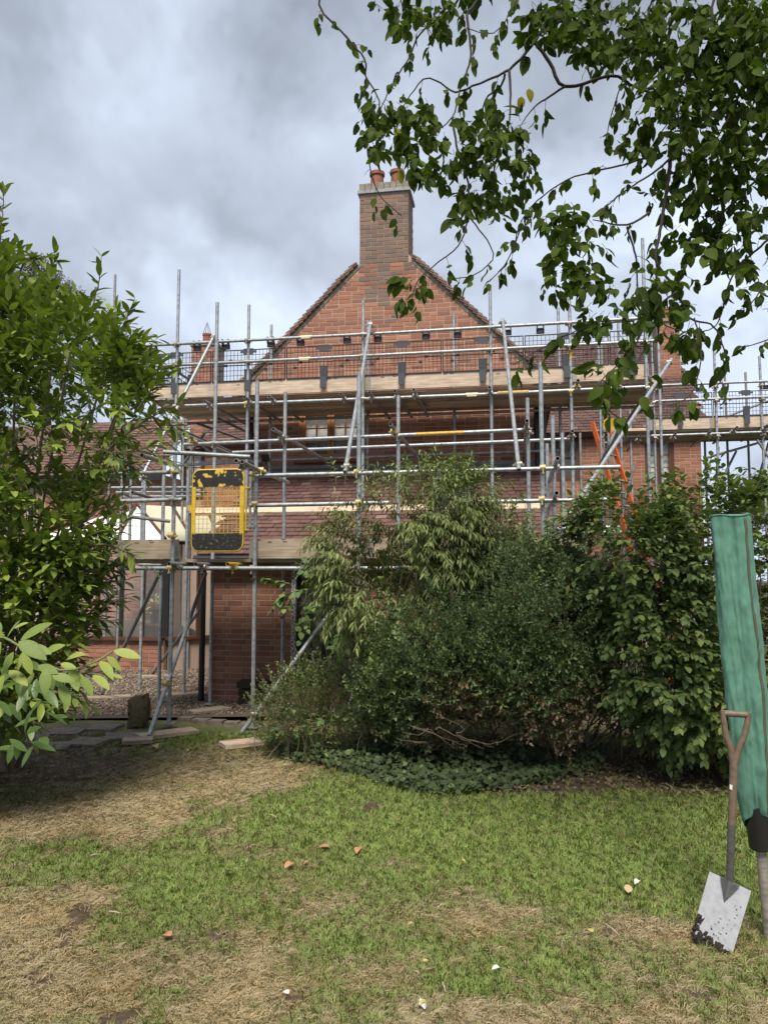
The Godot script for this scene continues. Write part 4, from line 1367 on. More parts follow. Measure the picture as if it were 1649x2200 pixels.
	# worn bands of yellow paint on some tubes
	for a in [[HP(893, 934, 3.10), HP(996, 929, 3.10)], [HP(1068, 845, wu + 0.05), HP(1135, 841, wu + 0.05)], [HP(1224, 742, wu), HP(1225, 772, wu)]]:
		var p0: Vector3 = a[0] - s.get_meta("at")
		var p1: Vector3 = a[1] - s.get_meta("at")
		if a[0].z > 3.0:
			var l0 := HP(396, 955, 3.10)
			var l1 := HP(1134, 923, 3.10)
			p0.y = lerpf(l0.y, l1.y, (a[0].x - l0.x) / (l1.x - l0.x)); p1.y = lerpf(l0.y, l1.y, (a[1].x - l0.x) / (l1.x - l0.x))
		elif absf(a[0].x - a[1].x) > 0.2:
			p0.y = led_y + 0.012; p1.y = led_y + 0.012
		else:
			p0.x = HP(1222, 640, wu).x; p1.x = p0.x
		var pm := MB.new()
		pm.sweep(PackedVector3Array([p0, p1]), PackedFloat32Array([TUBE + 0.0012, TUBE + 0.0012]), 14, false)
		put("paint_band", pm.mesh(), M["yellow tube"], s)
	# rakers and braces
	for a in [[[461, 720, wu + 0.13], [300, 1034, 3.3]], [[796, 692, wu + 0.13], [741, 1014, wl + 0.12]], [[1079, 686, wu + 0.13], [1114, 1010, wl + 0.12]], [[1441, 772, wu + 0.2], [1222, 1105, 4.0]]]:
		var p: Vector3 = HP(a[0][0], a[0][1], a[0][2])
		var q: Vector3 = HP(a[1][0], a[1][1], a[1][2])
		tube(s, "raker", p, q)
		coupler(s, p.lerp(q, 0.02) - Vector3(0, 0, 0.05)); coupler(s, p.lerp(q, 0.97) - Vector3(0, 0, 0.05))
	var ground := func(px: float, py: float) -> Vector3: return HF.affine_inverse() * GP(px, py, 0.03)
	tube(s, "raker", HP(345, 1226, 4.25), ground.call(218, 1493))
	tube(s, "raker", HP(442, 1232, 3.05), ground.call(320, 1582))
	tube(s, "raker", HP(428, 1312, 2.6), ground.call(328, 1447), "old tube")
	tube(s, "raker", HP(758, 1250, 4.15), ground.call(519, 1574))
	tube(s, "raker", HP(775, 1375, 4.2), ground.call(742, 1580))
	coupler(s, (HP(442, 1232, 3.05) as Vector3).lerp(ground.call(320, 1582), 0.72), true)
	coupler(s, (HP(758, 1250, 4.15) as Vector3).lerp(ground.call(519, 1574), 0.88))
	for a in [[[1395, 842, 1.5], [1238, 1080, 0.4]], [[1345, 900, 0.3], [1215, 1130, 0.3]], [[1330, 905, -0.9], [1235, 1120, 1.4]], [[1362, 1000, -1.0], [1330, 1110, -1.0]], [[395, 925, 0.2], [470, 985, 0.2]], [[392, 1000, 0.0], [440, 930, 0.0]], [[425, 910, 0.9], [520, 945, -1.6]], [[470, 900, 1.2], [545, 935, -0.8]]]:
		tube(s, "brace", HP(a[0][0], a[0][1], a[0][2]), HP(a[1][0], a[1][1], a[1][2]), "old tube")
	tube(s, "standard", Vector3(HP(395, 1000, -1.4).x, 0, -1.4), HP(395, 890, -1.4), "galvanised tube")
	tube(s, "standard", Vector3(HP(412, 1000, -0.6).x, 0, -0.6), HP(412, 930, -0.6), "old tube")
	for a in [[1290, 700, -3.4], [1245, 930, -1.6], [1305, 905, -2.0], [1412, 700, -0.6], [1352, 880, -2.6]]:
		standard(s, a[0], a[1], a[2], 0.0, "old tube" if a[0] < 1300 else "galvanised tube")
	tube(s, "spare_tube", HP(1222, 1105, 4.0), HP(1258, 1158, 3.6))
	level(s, "ledger", 1165, 1137, 1330, 1132, 3.2)
	level(s, "ledger", 1165, 1147, 1335, 1143, 3.3)
	# low lift over the conservatory
	for a in [[1048, 240, 440], [1058, 250, 446], [1067, 262, 436]]:
		level(s, "guard_rail", a[1], a[0], a[2], a[0] - 1, 0.8 - (a[0] - 1048) * 0.05)
	for a in [[283, 1000, 0.6], [308, 1000, 0.6], [405, 1010, 2.2], [353, 1000, 3.0], [312, 1030, 1.8]]:
		standard(s, a[0], a[1], a[2], 0.0 if a[2] > 1.0 else 2.3, "galvanised tube")

	# boards of the upper deck, and its toe boards
	var deck := led_y + 0.13
	for k in 6:
		var w := 0.20 + k * 0.236
		var cut_u := rnd(0.3, 1.3)
		board(Vector3((uA + 0.2 + cut_u) / 2, deck, w), cut_u - uA - 0.21, 0.038, 0.225, "worn board" if k % 2 else "new board", "scaffold board lying in the upper deck beside the gable wall", "boards of the upper scaffold deck")
		board(Vector3((uB + 0.1 + cut_u) / 2, deck, w), uB + 0.1 - cut_u - 0.01, 0.038, 0.225, "new board" if k % 3 else "worn board", "scaffold board lying in the upper deck beside the gable wall", "boards of the upper scaffold deck")
	var toe := deck + 0.02 + 0.113
	for a in [[262, 788, 0.0], [788, 1232, 0.0], [1229, 1392, 0.012]]:
		var x0 := HP(a[0], 830, wu - 0.06).x
		var x1 := HP(a[1], 820, wu - 0.06).x
		board(Vector3((x0 + x1) / 2, toe, wu - 0.05 + a[2]), x1 - x0 - 0.005, 0.225, 0.038, "new board", "clean tan toe board on edge along the upper scaffold deck", "toe boards of the upper scaffold deck")
	# lower deck
	var low := HP(700, 1221, wl + 0.07).y + 0.095
	var lu0 := HP(236, 1200, 4.3).x
	var lu1 := HP(1330, 1200, 4.3).x
	for k in 5:
		var w := 3.14 + k * 0.236
		board(Vector3(lu0 + 1.25 + rnd(-0.1, 0.1), low, w), 2.5, 0.038, 0.225, "worn board", "weathered scaffold board lying in the lower deck behind the yellow gate", "boards of the lower scaffold deck")
		board(Vector3((lu0 + 2.62 + lu1) / 2, low, w), lu1 - lu0 - 2.62, 0.038, 0.225, "worn board", "weathered scaffold board lying in the lower deck behind the yellow gate", "boards of the lower scaffold deck")
	for a in [[250, 379, 4.35, "grey weathered toe board on edge beside the laurel"], [533, 790, 4.30, "weathered toe board on edge right of the yellow gate"], [790, 1262, 4.30, "weathered toe board on edge behind the bushes"]]:
		var x0 := HP(a[0], 1180, a[2]).x
		var x1 := HP(a[1], 1180, a[2]).x
		board(Vector3((x0 + x1) / 2, low + 0.133, a[2] - 0.055), x1 - x0 - 0.006, 0.225, 0.038, "worn board", a[3])
	# timbers on the lean-to roof that carry the uprights
	var slope := Basis.from_euler(Vector3(0.5, 0, 0))
	for a in [[410, 780, wu, "pale timber laid along the middle of the lean-to roof, left piece"], [785, 1168, wu, "pale timber laid along the middle of the lean-to roof, right piece"], [560, 1020, 0.28, "sawn timber laid along the top of the lean-to roof"]]:
		var x0 := HP(a[0], 1090, a[2]).x
		var x1 := HP(a[1], 1090, a[2]).x
		board(Vector3((x0 + x1) / 2, roof_y(a[2]) + 0.062, a[2]), x1 - x0, 0.045, 0.2, "pale board" if a[2] > 1 else "sole board", a[3], "", slope)
	# mesh guards over the upper toe board
	var g0 := toe + 0.115
	var gt := top_y - 0.13 - g0
	var u := uA + 0.05
	while u < uB - 0.4:
		guard(Vector3(u, g0, wu - 0.02), minf(1.17, uB - u), gt, "black mesh brick guard hung from the upper scaffold guard rail", "brick guards along the upper scaffold")
		u += 1.20
	for k in 2:
		guard(Vector3(uA + 0.02, g0, 1.2 - k * 1.3), 1.2, gt, "black mesh brick guard on the scaffold return beside the laurel", "brick guards on the left scaffold return", false, PI / 2)

	# the scaffold round the right-hand wing
	var wr := -2.55
	var r := frame_thing("scaffold", "galvanised tube scaffold along the right wing beyond the bushes", "scaffold", Vector3(6, 0, wr))
	for a in [[1398, 690], [1532, 738], [1630, 765], [1700, 770]]:
		var p := standard(r, a[0], a[1], wr, 0.0)
		for y: float in [833, 862, 938]:
			coupler(r, Vector3(p.x, HP(1500, y, wr + 0.05).y, wr))
	for a in [[1555, 790], [1600, 800], [1512, 930]]:
		standard(r, a[0], a[1], wr - 1.2, 0.0, "old tube")
	for a in [[1415, 828, 1700, 817, "guard_rail"], [1405, 862, 1700, 850, "guard_rail"], [1290, 940, 1700, 926, "ledger"]]:
		level(r, a[4], a[0], a[1], a[2], a[3], wr + 0.05)
	level(r, "ledger", 1280, 952, 1700, 943, wr - 1.2, "old tube")
	for a in [[1450, 932], [1528, 925], [1582, 918], [1650, 912], [1375, 936]]:
		across(r, a[0], a[1], wr + 0.35, wr - 1.4, "old tube", wr + 0.05)
	for a in [[[1512, 985, wr], [1640, 948, wr - 1.2]], [[1545, 1040, wr], [1580, 970, wr - 1.2]], [[1625, 945, wr], [1680, 1030, wr]], [[1650, 950, wr - 1.2], [1615, 1075, wr - 1.2]], [[1536, 1060, wr - 1.2], [1542, 960, wr - 1.2]], [[1560, 895, wr - 1.3], [1690, 845, wr - 1.3]]]:
		tube(r, "brace", HP(a[0][0], a[0][1], a[0][2]), HP(a[1][0], a[1][1], a[1][2]), "old tube")
	var rd := HP(1500, 936, wr + 0.05).y + 0.13
	var ru0 := HP(1352, 920, wr).x
	var ru1 := HP(1720, 920, wr).x
	for k in 5:
		board(Vector3((ru0 + ru1) / 2, rd, wr - 1.12 + k * 0.236), ru1 - ru0, 0.038, 0.225, "worn board", "scaffold board lying in the deck along the right wing", "boards of the right scaffold deck")
	for a in [[1395, 1532], [1532, 1720]]:
		var x0 := HP(a[0], 915, wr).x
		var x1 := HP(a[1], 915, wr).x
		board(Vector3((x0 + x1) / 2, rd + 0.133, wr - 0.05), x1 - x0 - 0.005, 0.225, 0.038, "new board", "toe board on edge along the scaffold of the right wing", "toe boards of the right scaffold")
	board(Vector3((HP(1292, 930, wr).x + ru0) / 2 + 0.2, rd + 0.005, wr + 0.06), 0.9, 0.05, 0.2, "pale board", "short pale plank at the head of the orange ladder")
	var rg := rd + 0.25
	var rt := HP(1500, 828, wr + 0.05).y - 0.13 - rg
	var uu := ru0 + 0.35
	while uu < ru1 - 0.3:
		guard(Vector3(uu, rg, wr - 0.02), 1.17, rt, "black mesh brick guard hung on the scaffold of the right wing", "brick guards along the right scaffold")
		uu += 1.2
	# a yellow sheet folded over the rail by the ladder
	var ym := MB.new()
	var ya := HP(1296, 930, wr + 0.1)
	var yb := HP(1335, 898, wr + 0.1)
	for k in 8:
		var a0 := lerpf(ya.x, yb.x, k / 8.0)
		var a1 := lerpf(ya.x, yb.x, (k + 1) / 8.0)
		var z0 := wr + 0.1 + 0.02 * sin(k * 1.7)
		var z1 := wr + 0.1 + 0.02 * sin((k + 1) * 1.7)
		ym.quad(W(Vector3(a0, ya.y, z0)), W(Vector3(a1, ya.y, z1)), W(Vector3(a1, yb.y, z1)), W(Vector3(a0, yb.y, z0)), HF.basis.z)
		ym.quad(W(Vector3(a0, yb.y, z0)), W(Vector3(a1, yb.y, z1)), W(Vector3(a1, yb.y - 0.05, wr - 0.1)), W(Vector3(a0, yb.y - 0.05, wr - 0.1)), Vector3.UP)
	lone("safety_sheet", ym, M["gate yellow"], "yellow sheet hanging over the rail above the orange ladder", "sheet")

func make_site_things() -> void:
	# sole boards under the feet of the tubes
	for a in [[360, 1573, 0.62, 0.24, 0.62, "sole board", "pale sole board on grass under the tube beside the stone"], [296, 1588, 0.30, 0.2, 0.25, "worn board", "weathered sole board under the raker foot beside the mossy stone"], [519, 1594, 0.40, 0.24, 0.5, "pale board", "pale sole board at the raker foot beside the weeds"],
			[450, 1524, 0.5, 0.24, 0.75, "worn board", "muddy sole board on gravel beside the black downpipe"], [400, 1490, 0.55, 0.24, 0.35, "worn board", "muddy sole board on gravel left of the black downpipe"], [232, 1497, 0.6, 0.24, 0.3, "worn board", "brown sole board on gravel under the far raker foot"], [335, 1452, 0.5, 0.24, 0.1, "worn board", "sole board on the paving before the conservatory"]]:
		var g := GP(a[0], a[1], 0.03)
		var mb := MB.new()
		mb.box(Transform3D(Basis(), Vector3.ZERO), Vector3(a[2], 0.038, a[3]))
		tag(put(numbered("sole_board"), mb.mesh(), M[a[5]], self, Transform3D(Basis.from_euler(Vector3(0, a[4], 0)), g - Vector3(0, 0.012, 0))), a[6], "board")
	# a mossy stone
	var sm := MB.new()
	var stone_at := GP(296, 1560)
	blob(sm, stone_at + Vector3(0, 0.2, -0.05), Vector3(0.15, 0.3, 0.14), 22, 28, 0.9, 2)
	for k in sm.v.size():
		var q: Vector3 = sm.v[k] - stone_at
		sm.v[k] = stone_at + Vector3(clampf(q.x, -0.105, 0.10 - 0.12 * maxf(q.y - 0.2, 0.0)), minf(q.y, 0.33 + 0.18 * q.x), clampf(q.z, -0.15, 0.05))
	lone("standing_stone", sm, M["mossy stone"], "squat mossy stone standing between gravel and lawn", "stone")
	# a stack of dark trays against the wall
	var tg := HF.affine_inverse() * GP(512, 1532)
	var tt := frame_thing("tray_stack", "stack of dark ridged trays against the brick wall", "trays", Vector3(tg.x, 0.01, 2.78))
	for k in 3:
		var tm := MB.new()
		tm.box(Transform3D(Basis.from_euler(Vector3(0, rnd(-0.04, 0.04), 0)), Vector3(rnd(-0.02, 0.02), 0.05 + k * 0.105, 0)), Vector3(0.42, 0.085, 0.26))
		put("tray", tm.mesh(), M["wet soil"], tt)
	# yellow gate
	var wg := 4.34
	var c0 := HP(412, 1184, wg)
	var c1 := HP(524, 1008, wg)
	var gt := frame_thing("scaffold_gate", "yellow wire gate with worn black panels clamped to the lower scaffold", "gate", c0)
	var gw := c1.x - c0.x
	var gh := c1.y - c0.y
	var ring := PackedVector3Array()
	var rr := PackedFloat32Array()
	var rad := 0.09
	for q in 4:
		var cx: float = [gw - rad, rad, rad, gw - rad][q]
		var cy: float = [gh - rad, gh - rad, rad, rad][q]
		for k in 7:
			var a := PI / 2 * q + PI / 2 * k / 6.0
			ring.append(Vector3(cx + cos(a) * rad, cy + sin(a) * rad, 0)); rr.append(0.013)
	ring.append(ring[0]); rr.append(0.013)
	var fm := MB.new()
	fm.sweep(ring, rr, 8, false)
	put("frame", fm.mesh(), M["gate yellow"], gt)
	for s in 2:
		var pm := MB.new()
		var ya: float = [0.0, gh * 0.79][s]
		var yb: float = [gh * 0.215, gh][s]
		var outline := []
		for q in 4:
			var cx: float = [gw - rad, rad, rad, gw - rad][q]
			var low: bool = q > 1
			var round_here: bool = (low and s == 0) or (not low and s == 1)
			var rq := rad if round_here else 0.004
			cx = gw - rq if q == 0 or q == 3 else rq
			var cy := (yb - rq) if not low else (ya + rq)
			for k in 5:
				var a := PI / 2 * q + PI / 2 * k / 4.0
				outline.append(Vector3(cx + cos(a) * rq * 0.97, cy + sin(a) * rq * 0.97, 0.012))
		for k in range(1, outline.size() - 1):
			pm.tri(outline[0], outline[k], outline[k + 1], Vector3(0, 0, 1))
			pm.tri(outline[0] - Vector3(0, 0, 0.006), outline[k] - Vector3(0, 0, 0.006), outline[k + 1] - Vector3(0, 0, 0.006), Vector3(0, 0, -1))
		put("panel", pm.mesh(), M["gate black" if s else "gate black plain"], gt)
	for x: float in [0.02, gw - 0.02]:
		var sm2 := MB.new()
		sm2.box(Transform3D(Basis(), Vector3(x, gh * 0.5, 0.006)), Vector3(0.038, gh * 0.6, 0.012))
		put("stile", sm2.mesh(), M["gate yellow"], gt)
	var wm := MB.new()
	for k in range(1, 11):
		wm.box(Transform3D(Basis(), Vector3(0.03 + (gw - 0.06) * k / 11.0, gh * 0.5, 0)), Vector3(0.005, gh * 0.6, 0.005))
	for k in range(0, 11):
		wm.box(Transform3D(Basis(), Vector3(gw / 2, gh * (0.22 + 0.057 * k), 0.004)), Vector3(gw - 0.05, 0.005, 0.005))
	put("wire_mesh", wm.mesh(), M["gate yellow"], gt)
	var hm := MB.new()
	hm.pipe(Vector3(gw + 0.03, gh * 0.24, -0.01), Vector3(gw + 0.03, gh * 0.8, -0.01), 0.011)
	for y: float in [0.26, 0.77]:
		hm.box(Transform3D(Basis(), Vector3(gw + 0.03, gh * y, -0.005)), Vector3(0.09, 0.012, 0.02))
	put("hinge", hm.mesh(), M["gate yellow"], gt)
	var bm := MB.new()
	bm.box(Transform3D(Basis(), Vector3(gw + 0.075, gh * 0.62, -0.02)), Vector3(0.03, gh * 0.72, 0.012))
	bm.box(Transform3D(Basis(), Vector3(gw + 0.10, gh * 0.95, -0.02)), Vector3(0.08, 0.03, 0.04))
	bm.box(Transform3D(Basis(), Vector3(gw + 0.10, gh * 0.30, -0.02)), Vector3(0.08, 0.03, 0.04))
	put("hinge_post", bm.mesh(), M["galvanised tube"], gt)
	var lm := MB.new()
	lm.box(Transform3D(Basis(), Vector3(-0.02, gh * 0.53, 0.0)), Vector3(0.06, 0.07, 0.014))
	put("latch", lm.mesh(), M["gate yellow"], gt)
	# orange ladder
	var la := HP(1291, 922, -2.2)
	var lb := HP(1352, 1120, -1.55)
	lb = la + (lb - la) * ((la.y - 0.0) / (la.y - lb.y))
	var lt := frame_thing("ladder", "orange ladder leaning against the scaffold of the right wing", "ladder", lb)
	var dir := (la - lb).normalized()
	var side := Vector3(0.75, 0, -0.66).normalized()
	side = (side - dir * side.dot(dir)).normalized()
	var nn := dir.cross(side)
	for sg: float in [-1.0, 1.0]:
		var st := MB.new()
		st.box(Transform3D(Basis(side, dir, side.cross(dir)), dir * (la - lb).length() / 2 + side * 0.2 * sg), Vector3(0.035, (la - lb).length() + 0.2, 0.085))
		put("stile", st.mesh(), M["ladder orange"], lt)
	for k in 16:
		var rm := MB.new()
		var c := dir * (0.25 + k * 0.27)
		rm.box(Transform3D(Basis(side, dir, side.cross(dir)), c), Vector3(0.38, 0.028, 0.03))
		put("rung", rm.mesh(), M["old tube"], lt)
	# floodlight on the scaffold
	var fa := HP(570, 984, 0.5)
	var ft := frame_thing("floodlight", "small black floodlight clipped on a scaffold tube", "floodlight", fa)
	var hb := MB.new()
	hb.box(Transform3D(Basis.from_euler(Vector3(-0.3, 0.3, 0.12)), Vector3.ZERO), Vector3(0.13, 0.105, 0.05))
	put("housing", hb.mesh(), M["black plastic"], ft)
	var br := MB.new()
	br.box(Transform3D(Basis(), Vector3(0, -0.075, -0.03)), Vector3(0.03, 0.09, 0.03))
	put("bracket", br.mesh(), M["black plastic"], ft)

# ---------------------------------------------------------------- plants
func leaf(ln: float, wide: float, fold: float, curve: float, n: int, point := 0.8) -> ArrayMesh:    # base at the origin, along +z, upper face +y
	var mb := MB.new()
	var rows := []
	for j in n + 1:
		var t := float(j) / n
		var h := wide * 0.5 * pow(sin(PI * pow(t, point)), 0.75) if j > 0 and j < n else 0.0
		var y := -curve * ln * t * t
		var row := []
		for s: float in [-1.0, 0.0, 1.0]:
			mb.col = Color(1.25, 1.2, 1.1) if s == 0.0 else Color(1, 1, 1)
			row.append(mb.vert(Vector3(s * h, y + absf(s) * h * fold, t * ln), Vector3(-s * fold, 1, 2 * curve * t).normalized(), Vector2(0.5 + s * 0.5, t)))
		rows.append(row)
	for j in n:
		for k in 2:
			var a: int = rows[j][k]
			var b: int = rows[j][k + 1]
			var c: int = rows[j + 1][k + 1]
			var d: int = rows[j + 1][k]
			if j > 0: mb.face(a, b, c)
			if j < n - 1: mb.face(a, c, d)
			elif j == 0: mb.face(a, c, d)
	return mb.mesh()

func aim(at: Vector3, dir: Vector3, up: Vector3, sc: float) -> Transform3D:
	var z := dir.normalized()
	var x := up.cross(z)
	if x.length() < 0.05: x = Vector3(0.3, 0.1, 0.9).cross(z)
	x = x.normalized()
	return Transform3D(Basis(x, z.cross(x), z).scaled(Vector3.ONE * sc), at)

# Points through a plant whose outline is traced in pixels; half as thick as `thick` to either side of the depth `dc`, thinner towards the outline.
func fill(outline: Array, n: int, dc: float, thick: float, edge: float, clump: float, front := 0.65, ragged := 0.0) -> Array:
	var poly := PackedVector2Array()
	var lo := Vector2.INF
	var hi := -Vector2.INF
	for k in range(0, outline.size(), 2):
		var q := Vector2(outline[k], outline[k + 1])
		poly.append(q)
		lo = lo.min(q); hi = hi.max(q)
	var out := []
	var tries := 0
	while out.size() < n and tries < n * 30:
		tries += 1
		var q := Vector2(rnd(lo.x, hi.x), rnd(lo.y, hi.y))
		if not Geometry2D.is_point_in_polygon(q, poly): continue
		var best := 1e9
		var near := q
		for k in poly.size():
			var c := Geometry2D.get_closest_point_to_segment(q, poly[k], poly[(k + 1) % poly.size()])
			if c.distance_to(q) < best:
				best = c.distance_to(q); near = c
		var e := clampf(best / edge, 0.0, 1.0)
		var th := thick * sqrt(maxf(0.0, 1.0 - (1.0 - e) * (1.0 - e)))
		var s := pow(rng.randf(), 0.45) * (1.0 if rng.randf() > front else -1.0)      # negative: towards the camera
		var p := P(q.x, q.y, dc + th * s)
		if clump > 0.0 and nz.get_noise_3dv(p * clump) + 0.45 * nz.get_noise_3dv(p * clump * 2.7) < rnd(-0.35, 0.10): continue
		if p.y < 0.02: continue
		if ragged > 0.0 and best < ragged * (0.5 + 1.6 * nz.get_noise_3dv(p * 28.0 + Vector3(50, 0, 0)) + 0.9 * nz.get_noise_3dv(p * 80.0)): continue
		var o2 := (near - q).normalized() * (1.0 - e)
		var nn := (Vector3(o2.x, -o2.y, 0) + Vector3(0, 0, -s * (0.35 + 0.65 * e))).normalized()
		out.append([p, nn, e])
	return out

func shoot(arr: Array, stems: MB, at: Vector3, dir: Vector3, ln: float, n: int, size: float, open: float, droop: float, r: float, pairs := false) -> void:
	var pts := PackedVector3Array()
	var rad := PackedFloat32Array()
	var d := dir.normalized()
	var p := at
	var step := ln / 5.0
	for k in 6:
		pts.append(p); rad.append(r * (1.0 - 0.14 * k))
		p += d * step
		d = (d + Vector3(0, -droop * 0.2, 0) + rvec() * 0.07).normalized()
	stems.sweep(pts, rad, 5, false)
	var a := rnd(0, TAU)
	for k in n:
		var t := 0.15 + 0.85 * (k + 1.0) / n
		var f := t * 5.0
		var i := mini(int(f), 4)
		var c := pts[i].lerp(pts[i + 1], f - i)
		var ax := (pts[i + 1] - pts[i]).normalized()
		var sd := ax.cross(Vector3(0.2, 1, 0.1)).normalized()
		var up := sd.cross(ax)
		a += 2.4 if not pairs else (PI if k % 2 else PI + 1.2)
		var rr := sd * cos(a) + up * sin(a) * 0.7
		var op := open * (1.0 - 0.45 * t)
		var ld := (ax * cos(op) + rr * sin(op) + Vector3(0, -droop * 0.35, 0)).normalized()
		var face := up * 0.6 + Vector3.UP * 0.8 + ax * 0.2 + rvec() * 0.25
		if droop > 1.0: face = Vector3(0, 0.45, 0.35) + rvec() * 0.9
		arr.append(aim(c, ld, face.normalized(), size * rnd(0.7, 1.15) * (1.0 - 0.25 * absf(t - 0.6))))

# Leaves on a thing: the nearest as parts of their own, the rest as one mass.
func dress(t: Node3D, meshes: Array, base: Material, cols: Array, where: Array, singles: int) -> void:
	var inv := t.transform.affine_inverse()
	var eye := Vector3(0, EYE, 0)
	var order := []
	for k in where.size():
		var x: Transform3D = where[k]
		var v := x.origin - eye
		var seen := absf(v.x) < -v.z * 0.50 and v.z < -0.5
		order.append([v.length() + (0.0 if seen else 100.0), k])
	order.sort_custom(func(a, b): return a[0] < b[0])
	var kinds := []
	for c: Color in cols:
		var m: StandardMaterial3D = base.duplicate()
		m.resource_name = base.resource_name
		m.albedo_color = c.linear_to_srgb()
		m.vertex_color_use_as_albedo = true
		kinds.append(m)
	var rest := []
	var tints := []
	for i in meshes.size():
		rest.append([]); tints.append([])
	for j in order.size():
		var x: Transform3D = inv * (where[order[j][1]] as Transform3D)
		var mi := rng.randi_range(0, meshes.size() - 1)
		var ci := rng.randi_range(0, cols.size() - 1)
		if j < singles and order[j][0] < 100.0:
			put("leaf", meshes[mi], kinds[ci], t, x)
		else:
			rest[mi].append(x); tints[mi].append(cols[ci] * rnd(0.8, 1.12))
	for i in meshes.size():
		if rest[i].size(): many("foliage", meshes[i], base, rest[i], tints[i], t)

func line(pts: Array, d0: float, d1: float) -> PackedVector3Array:
	var out := PackedVector3Array()
	for k in range(0, pts.size(), 2):
		out.append(P(pts[k], pts[k + 1], lerpf(d0, d1, k / maxf(1.0, pts.size() - 2.0))))
	return out

func smooth(p: PackedVector3Array, wob := 0.0) -> PackedVector3Array:
	var c := Curve3D.new()
	for k in p.size():
		var a := p[maxi(k - 1, 0)]
		var b := p[mini(k + 1, p.size() - 1)]
		c.add_point(p[k], (a - b) * 0.16, (b - a) * 0.16)
	c.bake_interval = 0.05
	var out := c.get_baked_points()
	if wob > 0.0:
		for k in range(1, out.size() - 1): out[k] += rvec() * wob
	return out

func taper(n: int, a: float, b: float) -> PackedFloat32Array:
	var r := PackedFloat32Array()
	for k in n: r.append(lerpf(a, b, float(k) / maxf(1.0, n - 1.0)))
	return r

